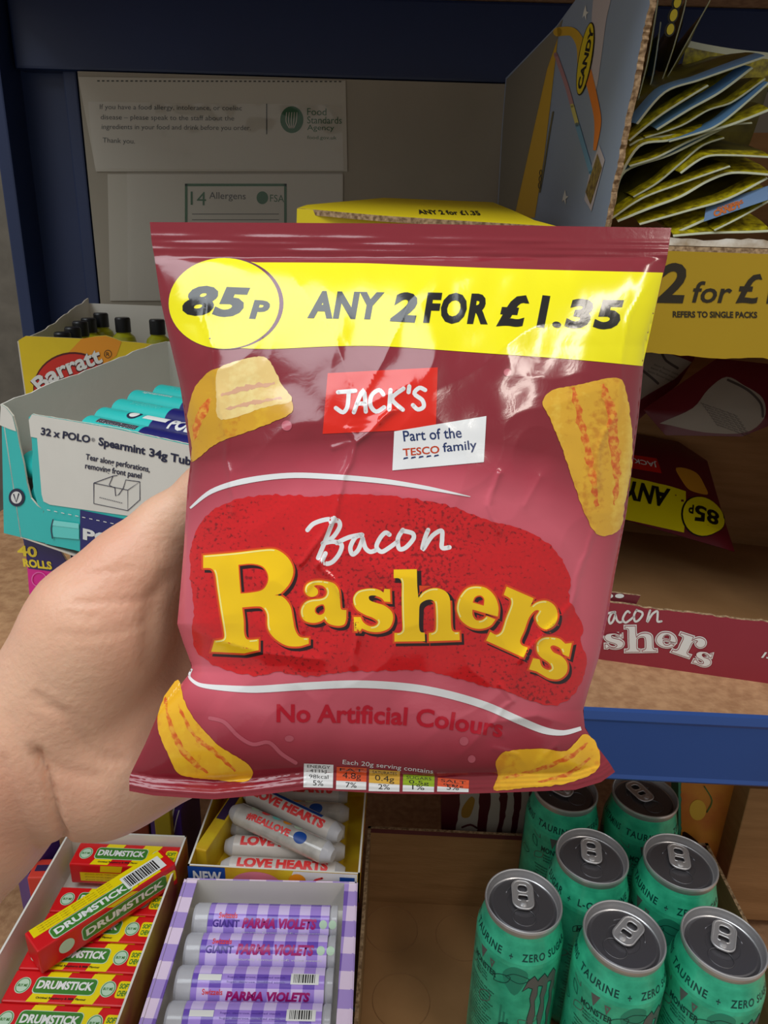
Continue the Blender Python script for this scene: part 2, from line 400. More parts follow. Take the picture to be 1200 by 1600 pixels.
def sleeve(o, fr, pts, name='plastic_sleeve'):
    m = MATS.get('clear_sleeve')
    if not m:
        m = bpy.data.materials.new('clear_sleeve'); MATS['clear_sleeve'] = m; m.use_nodes = True; nt = m.node_tree; nt.nodes.remove(nt.nodes['Principled BSDF'])
        tr_ = nt.nodes.new('ShaderNodeBsdfTransparent'); gl = nt.nodes.new('ShaderNodeBsdfGlossy'); gl.inputs['Roughness'].default_value = .07; fr_ = nt.nodes.new('ShaderNodeFresnel'); fr_.inputs[0].default_value = 1.5; mx = nt.nodes.new('ShaderNodeMixShader')
        nt.links.new(fr_.outputs[0], mx.inputs[0]); nt.links.new(tr_.outputs[0], mx.inputs[1]); nt.links.new(gl.outputs[0], mx.inputs[2]); nt.links.new(mx.outputs[0], nt.nodes['Material Output'].inputs[0])
    v, f = cut2d(*poly(fr.pxs(pts)), .004, .004); mb = MB(); vs = []
    for a, b_ in v:
        n = noise.noise(Vector((a * 40, b_ * 12, 1))) + .6 * noise.noise(Vector((a * 90, b_ * 60, 5)))
        vs.append(fr.pt(a, b_, .0040 + .0013 * n))
    mb.add(vs, f, m, True); mb.build(name, o)
frn = Fr((0, YP - .0012, ZSH), (1, 0, 0), (0, 0, 1))
n1 = thing('allergy_notice', (0, YP, bz1), 'white food allergy notice in a clear sleeve at the top of the grey board', 'notice')
mb = MB(); mb.prism(frn, frn.pxs([(122, 120), (540, 126), (543, 268), (150, 268)]), .0006, paper, paper, paper)
for i, (t, x1, y) in enumerate((('If you have a food allergy, intolerance, or coeliac', 378, 171), ('disease – please speak to the staff about the', 366, 187), ('ingredients in your food and drink before you order.', 392, 202), ('Thank you.', 211, 223))):
    x0 = 156 + i * 1.5; pprint(mb, frn, txt(t, (x0, y + 2), (x1, y + 4), (x0, y - 8)), gink)
for i in range(52):
    x = 152 + i * 7.4; pprint(mb, frn, rect(x, 125.5 + i * .02, x + 4, 127.5 + i * .02), gink)
pprint(mb, frn, rect(416, 162, 417.5, 210), gink)
pprint(mb, frn, poly(ell(456, 187, 18, 21, 30)), gink2)
for k in range(5): pprint(mb, frn, stroke([(448 + k * 4, 176), (447 + k * 4, 190), (452 + k * 1.8, 200)], 1.4, 3), paper, .0005)
for i, t in enumerate(('Food', 'Standards', 'Agency', 'food.gov.uk')):
    pprint(mb, frn, txt(t, (480, 180 + i * 13), (480 + (30, 54, 42, 46)[i], 180.5 + i * 13), (480, 169 + i * 13 + (4 if i == 3 else 0))), gink2)
mb.build('paper_sheet', n1); sleeve(n1, frn, [(140, 160), (535, 165), (537, 266), (150, 264)])
n2 = thing('allergen_poster', (0, YP, 1.3), 'green framed poster about 14 allergens in a clear sleeve, below the allergy notice', 'notice')
mb = MB(); mb.prism(frn, frn.pxs([(168, 272), (536, 272), (536, 470), (172, 470)]), .0006, paper, paper, paper)
for a in ((289, 287, 448, 291), (289, 287, 293, 400), (444, 287, 448, 400)): pprint(mb, frn, rect(*a), gink2)
pprint(mb, frn, txt('14', (298, 320), (322, 321), (298, 299)), gink2); pprint(mb, frn, txt('Allergens', (327, 314), (384, 315), (327, 300)), gink)
pprint(mb, frn, poly(ell(410, 309, 9, 10)), gink2); pprint(mb, frn, txt('FSA', (422, 315), (444, 316), (422, 304)), gink2)
for k in range(3): pprint(mb, frn, rect(300, 334 + k * 9, 436, 335 + k * 9), gink)
mb.build('paper_sheet', n2); sleeve(n2, frn, [(200, 270), (535, 270), (534, 468), (202, 468)])

# ============================================================ LEFT: PENNY SWEETS
card_in = mat('grey_carton_inside', (188, 186, 176), .8, var=.05, vscale=20, bump=.2)
card_w = mat('white_carton', (226, 222, 212), .6, var=.03)
card_e = mat('carton_edge', (214, 206, 190), .85)
card_br = mat('brown_cardboard', (172, 128, 82), .85, rgb2=(156, 114, 70), vscale=14, bump=.3, bscale=90, stretch=(1, 1, 8))
card_bre = mat('corrugated_edge', (196, 164, 126), .95, rgb2=(120, 92, 64), vscale=400)
turq = mat('turquoise_print', (42, 196, 190), .35, var=.04); navyp = ink('navy_print', (24, 26, 104), .35); inkd = ink('dark_navy_ink', (26, 30, 62), .5)
whitep = ink('white_print', (228, 228, 224), .4); blackp = ink('black_print', (22, 20, 18), .5)

# ---- yellow box of small black-capped bottles behind the mint carton
yb_ = mat('yellow_carton_print', (232, 200, 20), .45, var=.05); orp = ink('orange_print', (238, 152, 24), .45)
YBx = .70
c0 = aty(28, 527, YBx); c1 = aty(275, 540, YBx); zt = c0.z
yb = thing('sherbet_box', (c0.x + .12, YBx, ZSH), 'yellow carton with red oval logo holding small black-capped bottles, behind the mint carton', 'carton')
fr = Fr((c0.x, YBx, ZSH), (1, 0, 0), (0, 0, 1)); Hh = zt - ZSH; Ww = .26; Dd = .17
mb = MB(); top = [(Ww, Hh - .012)] + [fr.px(*p) for p in ((215, 535), (190, 533), (178, 528), (165, 524), (150, 525), (130, 529), (40, 525))] + [(0, Hh - .003)]
mb.prism(fr, [(0, 0), (Ww, 0)] + top, .0012, yb_, card_in, card_e)
pprint(mb, fr, poly([(128, 529), (150, 526), (165, 525), (178, 529), (190, 534), (182, 556), (60, 640), (60, 600)]), orp)
pprint(mb, fr, poly(ell(114, 607, 62, 57, 40, -.1)), ink('oval_dark_rim', (90, 14, 10)), .0005); pprint(mb, fr, poly(ell(114, 608, 60, 55, 40, -.1)), ink('red_oval_print', (208, 38, 24), .4), .0007)
pprint(mb, fr, arc_txt('Barratt', [(66, 616), (84, 600), (108, 588), (135, 578), (162, 568)], 27, .05), ink('oval_dark_rim', (90, 14, 10)), .0008)
pprint(mb, fr, arc_txt('Barratt', [(66, 614), (84, 598), (108, 586), (135, 576), (162, 566)], 26, .03), whitep, .0010)
pprint(mb, fr, ringp(169, 553, 6, 6.5, .9, 24), blackp, .0008); pprint(mb, fr, txt('R', (166.5, 556), (171.5, 556.5), (166.5, 550)), blackp, .0008)
mb2 = mb
yb_prints = mb
o_ = mb.build('front_panel', yb)
mb = MB(); fb = Fr((c0.x, YBx + Dd, ZSH), (1, 0, 0), (0, 0, 1)); bt = aty(141, 474, YBx + Dd).z - ZSH
mb.prism(fb, [(0, 0), (Ww, 0), (Ww, bt), (.0, bt)], .0012, card_w, card_w, card_e); mb.build('back_panel', yb)
for k, xx in enumerate((c0.x, c0.x + Ww)):
    mb = MB(); fs = Fr((xx, YBx, ZSH), (0, 1, 0), (0, 0, 1)); rnd = random.Random(k)
    mb.prism(fs, [(0, 0), (Dd, 0), (Dd, bt + .006)] + torn((Dd - .01, bt + .004), (.05, Hh + .001), 14, .0016, rnd) + [(0, Hh - .004)], .0012, card_w, card_w, card_e); mb.build('side_panel', yb)
mb = MB(); mb.box(c0.x, c0.x + Ww, YBx, YBx + Dd, ZSH, ZSH + .001, card_in); mb.build('base_panel', yb)
bot = thing('sherbet_bottle', (0, 0, 0), 'x', 'bottle', 'small black-capped bottles in the yellow carton')
mb = MB(); mb.lathe([(.012, 0), (.0135, .004), (.0135, .064), (.0115, .071), (.0075, .0745), (.0075, .078)], ink('lime_bottle', (176, 178, 30), .3)); mb.build('bottle_body', bot)
mb = MB(); mb.lathe([(.0082, .076), (.0082, .090), (.0072, .0915)], ink('black_cap', (20, 22, 26), .4)); mb.build('cap', bot)
spots = [(157, 489), (191, 496), (245, 499), (138, 497), (125, 502), (113, 511), (97, 519)]
deps = [.84, .80, .78, .82, .79, .76, .735]
names = ['standing at the back left of the yellow carton', 'standing clear of the others, middle', 'beside the crisp packet edge, rightmost seen', 'second from the back in the left row', 'in the middle of the left row', 'second from the front in the left row', 'nearest the front rim in the left row']
for i, ((px, py), d) in enumerate(zip(spots, deps)):
    o = bot if i == 0 else copy_tree(bot); p = aty(px, py, d); p.z -= .0915; o.location = p; o['label'] = 'small lime bottle with black cap ' + names[i]
    if p.z - ZSH > .002:
        pass
# riser inside that box so the bottles stand on something
bzs = min(aty(*s, d).z - .0915 for s, d in zip(spots, deps))
for o in [x for x in COL.objects if x.name.startswith('sherbet_bottle')]: o.location.z = o.location.z
mb = MB(); mb.box(c0.x + .002, c0.x + Ww - .002, YBx + .002, YBx + Dd - .002, ZSH + .001, bzs - .001, card_in); mb.build('tier_insert', yb)

# ---- mint carton
pf0 = atz(2, 632, CAM.z - .107); pf1 = atz(295, 694, CAM.z - .107); U = (pf1 - pf0); U.z = 0; U.normalize(); Bk = Vector((-U.y, U.x, 0))
pbz = atx(8, 830, pf0.x).z if False else None
r_ = ray(8, 832); tpar = ((pf0 - CAM).dot(Bk)) / r_.dot(Bk); PZ = (CAM + r_ * tpar).z      # bottom height of the carton
fp = Fr((pf0.x, pf0.y, PZ), U, (0, 0, 1)); PH = pf0.z - PZ
polo = thing('mint_carton', fp.pt(.1, 0, -.06), 'turquoise and white open carton of spearmint tubes with torn front, left of the hand', 'carton')
DEP = .155; LEN = .235
backz = .030
stub = [(2, 632), (10, 637), (20, 650), (26, 672), (30, 695), (37, 725), (42, 755), (48, 778), (58, 790), (68, 797), (66, 812), (71, 822), (67, 838), (72, 849), (6, 833)]
mb = MB(); mb.prism(fp, fp.pxs(stub), .0012, turq, card_in, card_e)
pprint(mb, fp, poly([(2, 632), (10, 637), (20, 650), (26, 674), (14, 670), (0, 664)]), card_w)
pprint(mb, fp, poly(ell(27, 777, 12.5, 14)), inkd, .0005); pprint(mb, fp, poly(ell(27, 777, 8.5, 9.5)), whitep, .0007); pprint(mb, fp, stroke([(23, 772), (27, 784), (31, 771)], 1.8, 1), inkd, .0009)
mb.build('torn_front_corner', polo)
pan = [(47, 656), (46, 652), (52, 646), (60, 648), (180, 668), (320, 699), (320, 905), (72, 849), (67, 838), (71, 822), (66, 812), (70, 798), (60, 788), (54, 768), (51, 735), (52, 705), (50, 680)]
mb = MB(); mb.prism(fp, fp.pxs(ragged(pan, .8, 2, 5)), .0012, turq, card_in, card_e, off=.0006)
pprint(mb, fp, poly([(47, 656), (52, 647), (180, 669), (320, 700), (320, 822), (80, 788), (70, 783), (67, 772), (60, 684), (50, 682)]), card_w, .0010)
pprint(mb, fp, poly([(127, 796), (320, 836), (320, 905), (127, 862)]), navyp, .0010)
pprint(mb, fp, txt('32 x POLO', (66, 679), (143, 692), (67, 667), .034), inkd, .0013); pprint(mb, fp, txt('®', (145, 689), (151, 690), (145, 683)), inkd, .0013)
pprint(mb, fp, txt('Spearmint', (156, 699), (229, 714), (157, 682), .034), inkd, .0013); pprint(mb, fp, txt('34g Tubes', (235, 716), (318, 735), (236, 699), .034), inkd, .0013)
pprint(mb, fp, txt('Tear along perforations,', (136, 720), (236, 740), (137, 708), .02), inkd, .0013); pprint(mb, fp, txt('removing front panel', (135, 734), (223, 750), (136, 722), .02), inkd, .0013)
for p in ([(149, 754), (149, 786), (202, 797), (202, 765), (149, 754)], [(202, 765), (221, 752), (221, 780), (202, 797)], [(149, 754), (179, 743), (186, 742)], [(179, 743), (173, 757), (182, 762), (183, 774), (188, 772), (195, 762), (199, 749), (221, 752)]):
    pprint(mb, fp, stroke(p, 1.1, 1, False), inkd, .0013)
for k in range(13): pprint(mb, fp, rect(158 + k * 2.8, 776 + k * .7, 159.6 + k * 2.8, 777.2 + k * .7), inkd, .0013)
for k in range(12): pprint(mb, fp, poly([(76 + k * 11, 795 + k * 2.3), (81 + k * 11, 796 + k * 2.3), (81 + k * 11, 797.3 + k * 2.3), (76 + k * 11, 796.3 + k * 2.3)]), whitep, .0013)
roll_p = mat('turquoise_light_print', (96, 214, 206), .35)
pprint(mb, fp, poly([(86, 812), (126, 817), (126, 842), (84, 838), (83, 824)]), roll_p, .0013); pprint(mb, fp, poly([(86, 812), (126, 817), (126, 825), (85, 820)]), mat('turquoise_pale', (130, 228, 220), .35), .0015); pprint(mb, fp, stroke([(86, 811), (83, 825), (85, 840)], 2, 4), ink('tube_end_dark', (40, 70, 90)), .0016)
pprint(mb, fp, txt('POLO', (132, 842), (230, 864), (132, 824), .04), whitep, .0013)
mb.build('front_panel', polo)
# side wall inside, back, base
fl = Fr(fp.O, Bk, (0, 0, 1)); sd = math.hypot(0, DEP)
rnd = random.Random(8)
mb = MB(); mb.prism(fl, [(0, 0), (DEP, 0), (DEP, PH + backz)] + torn((DEP - .004, PH + backz + .001), (.004, PH + .001), 22, .0008, rnd)[1:] + [(0, PH)], .0012, card_in, turq, card_w); mb.build('side_panel', polo)
fr2 = Fr(fp.pt(LEN, 0), Bk, (0, 0, 1)); mb = MB(); mb.prism(fr2, [(0, 0), (DEP, 0), (DEP, PH + backz), (0, PH)], .0012, turq, turq, card_w); mb.build('side_panel', polo)
fbk = Fr(fp.pt(0, 0, -DEP), U, (0, 0, 1)); mb = MB(); mb.prism(fbk, [(0, 0), (LEN, 0), (LEN, PH + backz), (0, PH + backz)], .0012, card_in, turq, card_w); mb.build('back_panel', polo)
fbs = Fr(fp.O, U, Bk); mb = MB(); mb.prism(fbs, [(0, 0), (LEN, 0), (LEN, DEP), (0, DEP)], .0012, card_in, card_in, card_e, off=.0014); mb.build('base_panel', polo)
# tubes of mints (axis along local X)
foil = mat('silver_foil', (214, 216, 220), .25, metal=.9, bump=1, bscale=500)
def tube_of_mints(kind):
    t = thing('mint_tube', (0, 0, 0), 'x', 'sweets', 'spearmint tubes in the turquoise carton'); L = .108; r = .0103
    ax = Matrix.Rotation(R(90), 4, 'Y')
    mb = MB(); mb.lathe([(r, .0), (r, L * .5)], turq, ax, n=28, cap=False); mb.lathe([(r, L * .5), (r, L)], navyp, ax, n=28, cap=False)
    def mp(a, b):
        th = b / r; return Vector((a, -math.sin(th) * r * -1 * -1, math.cos(th) * r)), Vector((0, -math.sin(th), math.cos(th)))
    # b grows towards the viewer-side downwards; text top points up
    P = lambda sh, m, off=.00012: mprint(mb, mp, (np.array(sh[0]), [list(q)[::-1] for q in sh[1]]), m, off, (0, .002))
    if kind == 0:
        P(rect(.012, .006, .050, .0015), foil)
        for k in range(22): P(rect(.013 + k * .0017, .0055, .0137 + k * .0017, .002), inkd, .0002)
        P(txt('SPEARMINT', (.008, .0125), (.05, .0125), (.008, .0080), .01), whitep)
    elif kind == 1:
        P(poly(ell(.034, .002, .006, .005)), inkd); P(poly(ell(.034, .002, .004, .0033)), whitep, .0002); P(rect(.044, .0045, .066, -.001), whitep)
        P(txt('POLO', (.070, .009), (.100, .009), (.070, -.002), .04), whitep)
    elif kind == 2:
        P(txt('The Mint with the Hole', (.056, .003), (.1, .003), (.056, .0005)), whitep); P(txt('SUGAR GLUCOSE SYRUP', (.056, .007), (.1, .007), (.056, .0045)), whitep); P(txt('spearmint', (.01, .004), (.04, .004), (.01, 0)), whitep)
    else:
        P(txt('SPEARMINT', (.015, .005), (.045, .005), (.015, .0005)), roll_p)
    mb.build('wrapper', t)
    for x, s in ((0, -1), (L, 1)):
        mb = MB(); mb.lathe([(r, 0), (r * .95, .0015), (r * .5, .003), (r * .42, .0028), (.0005, .0015)], foil, Matrix.Translation((x, 0, 0)) @ Matrix.Rotation(R(90 * s), 4, 'Y'), n=20, cap=False); mb.build('foil_end', t)
    return t
protos = [tube_of_mints(k) for k in range(4)]
ang = math.atan2(U.y, U.x)
rolls = [(.052, .012, .000, 0, 1, 'lowest at the front rim with a silver tip'), (.056, .028, .006, 0, 0, 'with SPEARMINT lettering, second from the front rim'), (.049, .045, .008, 0, 1, 'with round badge and white strip, third from front'), (.046, .063, .011, 0, 3, 'plain turquoise top, fourth from the front rim'),
         (.040, .083, .014, 0, 2, 'fifth from the front, near the back of the carton'), (.045, .103, .016, 0, 3, 'at the back of the carton, under the upright one')]
zin = [PH - .020] * 9
used = set()
for i, (u, w_, dz, rot, k, lab) in enumerate(rolls):
    o = protos[k] if k not in used else copy_tree(protos[k]); used.add(k)
    p = fp.pt(u, 0, -w_); o.location = (p.x, p.y, PZ + PH - .021 + dz); o.rotation_euler = (0, 0, ang); o['label'] = 'turquoise and navy mint tube ' + lab
o = copy_tree(protos[3]); p = fp.pt(.095, 0, -.122); o.location = (p.x, p.y, PZ + PH + .014); o.rotation_euler = (0, R(4), ang + R(6)); o['label'] = 'turquoise mint tube lying on top at the back of the carton beside the packet'
# tubes seen through the torn gap, and the white tier insert behind them
for j, w_ in enumerate(('lowest', 'middle', 'topmost')):
    o = copy_tree(protos[j]); p = fp.pt(.006 + (j % 2) * .008, 0, -.0135); o.location = (p.x, p.y, PZ + .0135 + j * .0207); o.rotation_euler = (0, 0, ang); o['label'] = w_ + ' of the mint tubes seen through the torn gap of the turquoise carton'
mb = MB(); mt = Matrix(((U.x, Bk.x, 0, fp.O.x), (U.y, Bk.y, 0, fp.O.y), (0, 0, 1, PZ), (0, 0, 0, 1)))
mb.box(.003, LEN - .003, .0255, DEP - .003, .0014, PH - .037, card_w, mt); mb.build('tier_insert', polo)

# ---- box of forty rolls under it
pinkp = mat('magenta_print', (226, 30, 150), .4); 
pk40 = thing('forty_roll_box', fp.pt(.1, 0, -.06), 'navy and magenta carton marked 40 ROLLS under the turquoise mint carton', 'carton')
fq = Fr(fp.pt(0, 0, -.012) - Vector((0, 0, PZ - ZSH)), U, (0, 0, 1))
fl40 = [(36, 838), (82, 847), (95, 862), (108, 883), (119, 905), (100, 930), (60, 960), (49, 960), (46, 930), (42, 880)]
mb = MB(); mb.prism(fq, fq.pxs(fl40), .0012, pinkp, card_in, card_e)
pprint(mb, fq, poly([(36, 838), (82, 847), (95, 862), (108, 883), (117, 901), (85, 893), (45, 888)]), navyp)
yl = ink('yellow_lettering', (240, 214, 50)); pprint(mb, fq, txt('40', (28 + 1, 868), (60, 871), (27, 851), .03), yl, .0006); pprint(mb, fq, txt('ROLLS', (38, 885), (83, 890), (36, 872), .05), yl, .0006)
for a in ((62, 905, 12), (78, 914, 10), (66, 925, 9)): pprint(mb, fq, ringp(a[0], a[1], a[2], a[2], 1.6, 24), ink('pale_magenta_print', (240, 110, 190)), .0006)
mb.build('torn_front_flap', pk40)
H4 = PZ - ZSH - .0006
mb = MB(); a0 = fq.px(119, 905)[0]
for (ff, L_) in ((Fr(fq.O + U * .035, Bk, (0, 0, 1)), .14), (Fr(fq.O + U * .22, Bk, (0, 0, 1)), .14)):
    mb = MB(); mb.prism(ff, [(.002, 0), (L_, 0), (L_, H4), (.002, H4)], .0012, navyp, navyp, card_e); mb.build('side_panel', pk40)
mb = MB(); ff = Fr(fq.pt(.035, 0, -.14), U, (0, 0, 1)); mb.prism(ff, [(0, 0), (.185, 0), (.185, H4), (0, H4)], .0012, card_in, pinkp, card_e); mb.build('back_panel', pk40)
mb = MB(); ff = Fr(fq.pt(.035, 0, 0), U, (0, 0, 1)); mb.prism(ff, [(0, 0), (.185, 0), (.185, .03), (0, .03)], .0012, pinkp, card_in, card_e, off=-.002); mb.build('front_panel', pk40)

# ============================================================ RIGHT: THE CASE OF CRISPS
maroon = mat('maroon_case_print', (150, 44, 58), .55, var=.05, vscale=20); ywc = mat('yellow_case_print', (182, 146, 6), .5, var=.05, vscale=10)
q0 = atz(935, 1030, ZSH); q1 = atz(1200, 1068, ZSH); UC = (q1 - q0); UC.z = 0; UC.normalize(); BC = Vector((-UC.y, UC.x, 0))
fc = Fr((q0.x, q0.y, ZSH), UC, (0, 0, 1))
CL = -.235; CR = .235; CD = .30
ctop = fc.px(1045, 392)[1]
case = thing('crisp_case', fc.pt(0, 0, -.15), 'open cardboard case with maroon lower lip and yellow upper band, right of the held packet', 'case')
rnd = random.Random(2)
T = .003
l1 = fc.px(1000, 948); l2 = fc.px(1200, 976)
lip = [(CL, 0), (CR, 0), (CR, l2[1] + .004)] + torn((CR, l2[1] + .004), l1, 60, .0008, rnd)[1:] + torn(l1, (CL, l1[1] + .004), 40, .0008, rnd)[1:]
mb = MB(); mb.prism(fc, lip, T, maroon, card_br, card_bre)
for p in BACON[4:]:
    pts = [(949 + (x - 543) * .53, 963 + (y - 848) * .60 + (x - 543) * .02) for x, y in p]; pprint(mb, fc, stroke(pts, 3.4, 5), whitep)
for g in RASH[1:]:
    f_ = lambda l: [(944 + (x - 552) * .4985, 977 + (y - 890) * .375) for x, y in l]
    pprint(mb, fc, poly(offset_loop(f_([(x, y) for x, y in g[0]]), 1.2), *[f_(l) for l in g[1:]]), whitep, .0004)
    pprint(mb, fc, poly(offset_loop(f_(g[0]), -.4), *[offset_loop(f_(l), .8) for l in g[1:]]), maroon, .0006)
    pprint(mb, fc, poly(offset_loop(f_(g[0]), -1.3), *[offset_loop(f_(l), 1.8) for l in g[1:]]), whitep, .0008)
pprint(mb, fc, txt('15 x 20g', (1188, 1030), (1260, 1040), (1192, 1018), .03, .2), whitep, .0004)
mb.build('lower_lip', case)
# folded torn tongue behind the lip
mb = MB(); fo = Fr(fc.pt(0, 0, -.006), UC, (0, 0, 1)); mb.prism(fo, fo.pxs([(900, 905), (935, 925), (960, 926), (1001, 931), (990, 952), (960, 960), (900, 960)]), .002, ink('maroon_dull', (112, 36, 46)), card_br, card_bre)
pprint(mb, fo, poly(ell(968, 931, 7, 3.4)), whitep); pprint(mb, fo, poly(ell(952, 931, 6, 3.4)), whitep); mb.build('torn_tongue', case)
b1 = fc.px(1007, 551); b2 = fc.px(1200, 557)
band = [(CL, ctop), (CL, b1[1] + .004)] + torn((CL, b1[1]), b1, 40, .0006, rnd)[1:] + torn(b1, (CR, b2[1] - .002), 50, .0007, rnd)[1:] + [(CR, ctop)]
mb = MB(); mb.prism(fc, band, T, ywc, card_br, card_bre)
yl2 = mat('yellow_case_lighter', (226, 190, 14), .5)
pprint(mb, fc, poly([(1060, 447), (1330, 330), (1330, 565), (1010, 551), (1010, 470)]), yl2, .0002) if False else None
bk2 = ink('case_black_print', (40, 30, 6), .5)
pprint(mb, fc, txt('2', (1023, 473), (1072, 474), (1023, 410), .03, .22), bk2); pprint(mb, fc, txt('for', (1081, 473), (1144, 474), (1081, 439), .015, .25), bk2); pprint(mb, fc, txt('£', (1149, 474), (1191, 475), (1149, 427), .02, .2), bk2); pprint(mb, fc, txt('1.35', (1197, 475), (1290, 478), (1197, 427), .03, .2), bk2)
pprint(mb, fc, txt('ANY', (905, 470), (1010, 472), (905, 410), .03, .22), bk2)
pprint(mb, fc, txt('REFERS TO SINGLE PACKS', (1051, 496), (1183, 497), (1051, 486), .035), bk2)
mb.build('upper_band', case)
for nm, uo in (('side_panel', CL), ('side_panel', CR)):
    ff = Fr(fc.pt(uo, 0, 0), BC, (0, 0, 1)); mb = MB(); mb.prism(ff, [(.004, 0), (CD, 0), (CD, ctop), (.004, ctop)], T, card_br, card_br, card_bre); mb.build(nm, case)
ff = Fr(fc.pt(CL, 0, -CD), UC, (0, 0, 1)); mb = MB(); mb.prism(ff, [(0, 0), (CR - CL, 0), (CR - CL, ctop), (0, ctop)], T, card_br, card_br, card_bre); mb.build('back_panel', case)
ff = Fr(fc.pt(CL, .0035, 0), UC, BC); mb = MB(); mb.prism(ff, [(0, .004), (CR - CL, .004), (CR - CL, CD), (0, CD)], .003, card_br, card_br, card_bre); mb.build('base_panel', case)
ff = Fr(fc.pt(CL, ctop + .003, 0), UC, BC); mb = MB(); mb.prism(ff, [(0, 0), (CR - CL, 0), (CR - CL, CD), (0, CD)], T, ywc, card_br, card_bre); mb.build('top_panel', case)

# packets lying in the case
def lying(frp, outline, prints, label, bulge=.012, nm='crisp_packet'):
    t = thing(nm, frp.pt(*frp.px(*outline[0])), label, 'crisp packet', None)
    lp = frp.pxs(outline); cx = sum(p[0] for p in lp) / len(lp); cy = sum(p[1] for p in lp) / len(lp); sc = max(math.dist(p, (cx, cy)) for p in lp)
    def mp(a, b):
        # distance to the outline gives the pillow height
        d = 1e9
        for i in range(len(lp)):
            x0, y0 = lp[i - 1]; x1, y1 = lp[i]; dx, dy = x1 - x0, y1 - y0; tt = max(0, min(1, ((a - x0) * dx + (b - y0) * dy) / (dx * dx + dy * dy + 1e-12)))
            d = min(d, math.hypot(a - x0 - tt * dx, b - y0 - tt * dy))
        k = min(1, d / (sc * .55)); return frp.pt(a, b, bulge * (1 - (1 - k) ** 2.4) + .0012 * noise.noise(Vector((a * 60, b * 60, 2))) * k), frp.N
    mb = MB(); mprint(mb, mp, poly(lp), ink('shade_darkened_maroon_film', (98, 22, 32), .3), 0, (.006, .006));  # held packet's film colour, darkened to stand for the dim case interior
    for sh, m, l in prints:
        v = np.array([frp.px(x, y) for x, y in sh[0]]); mprint(mb, mp, (v, sh[1]), m, .0002 * l, (.006, .006))
    for i in range(len(mb.f)):
        a, b, c = (Vector(mb.v[j]) for j in mb.f[i][:3])
        if (b - a).cross(c - a).dot(frp.N) < 0: mb.f[i] = mb.f[i][::-1]
    mb.build('front_film', t)
    mb = MB(); mp2 = lambda a, b: (lambda q: (frp.pt(a, b) * 2 - q[0] - frp.N * .0005, -frp.N))(mp(a, b)); mprint(mb, mp2, poly(lp), ink('shade_darkened_maroon_film', (98, 22, 32), .3), 0, (.012, .012)); mb.build('back_film', t)
    return t
foy = fc.pt(0, .02, -.11)
f85 = Fr(foy, UC, BC * .9 + Vector((0, 0, .5)))
yl3 = ink('film_yellow', (222, 208, 10), .25); rd3 = ink('film_scarlet', (200, 30, 16), .25); bk3 = ink('film_black', (24, 20, 14), .3)
lying(f85, [(900, 790), (1148, 862), (1128, 800), (1105, 720), (1060, 690), (900, 660)],
      [(poly([(900, 742), (980, 757), (1068, 778), (1068, 834), (990, 815), (900, 795)]), yl3, 1), (poly(ell(1097, 812, 36, 29, 30, .2)), bk3, 2), (poly(ell(1098, 812, 34, 28, 30, .2)), yl3, 3),
       (txt('85', (1123, 803), (1083, 797), (1121, 827), .03), bk3, 4), (txt('P', (1081, 799), (1073, 797), (1080, 812), .03), bk3, 4), (txt('ANY 2', (1044, 777), (955, 757), (1038, 802), .04), bk3, 4),
       (poly([(940, 715), (1023, 728), (1030, 752), (940, 738)]), rd3, 1), (txt('JACK', (1022, 733), (985, 725), (1024, 744), .02), whitep, 2),
       (poly(catm([(1053, 742), (1085, 745), (1100, 765), (1103, 778), (1075, 776), (1062, 762)], True, 4)), ink('film_chip', (214, 150, 40)), 2)],
      'shade-darkened maroon crisp packet lying upside down in the case with its 85p band showing')
fup = Fr(fc.pt(0, .1, -.15), UC, Vector((0, 0, 1)) + BC * .45)
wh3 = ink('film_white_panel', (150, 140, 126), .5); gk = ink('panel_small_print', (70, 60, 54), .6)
lying(fup, [(1005, 640), (1120, 560), (1215, 570), (1215, 660), (1160, 682), (1040, 680)],
      [(poly(catm([(1030, 662, 1), (1080, 640), (1105, 610), (1133, 591), (1160, 605), (1190, 625), (1192, 655), (1165, 676), (1100, 676)], True, 4)), wh3, 1), (stroke([(1135, 596), (1165, 612), (1186, 632), (1190, 652)], 4, 5), gk, 2)] +
      [(txt('Ingredients Dried Potato Maize Flour', (1092 + k * 3.5, 634 + k * 4.5), (1150 + k * 3.5, 654 + k * 4.5), (1093 + k * 3.5, 631 + k * 4.5)), gk, 2) for k in range(8)] ,
      'crisp packet deep in the case with a curved pale ingredients panel', .006)
lying(Fr(fc.pt(0, .1, -.20), UC, Vector((0, 0, 1)) + BC * .3), [(960, 690), (1060, 600), (1085, 560), (1085, 540), (960, 540)],
      [(poly([(965, 650), (1010, 618), (1055, 592), (1081, 566), (1040, 552), (965, 552)]), wh3, 1), (stroke([(1033, 552), (1040, 565), (1058, 576)], 4, 4), gk, 2), (stroke([(1000, 578), (1015, 590), (1027, 600)], 4, 4), gk, 2)] +
      [(txt('bacon flavour snacks', (1010 + k * 5, 582 + k * -5), (1050 + k * 5, 598 - k * 5), (1012 + k * 5, 579 - k * 5)), gk, 2) for k in range(3)],
      'crisp packet at the back left of the case, pale panel cut off by the band', .006)

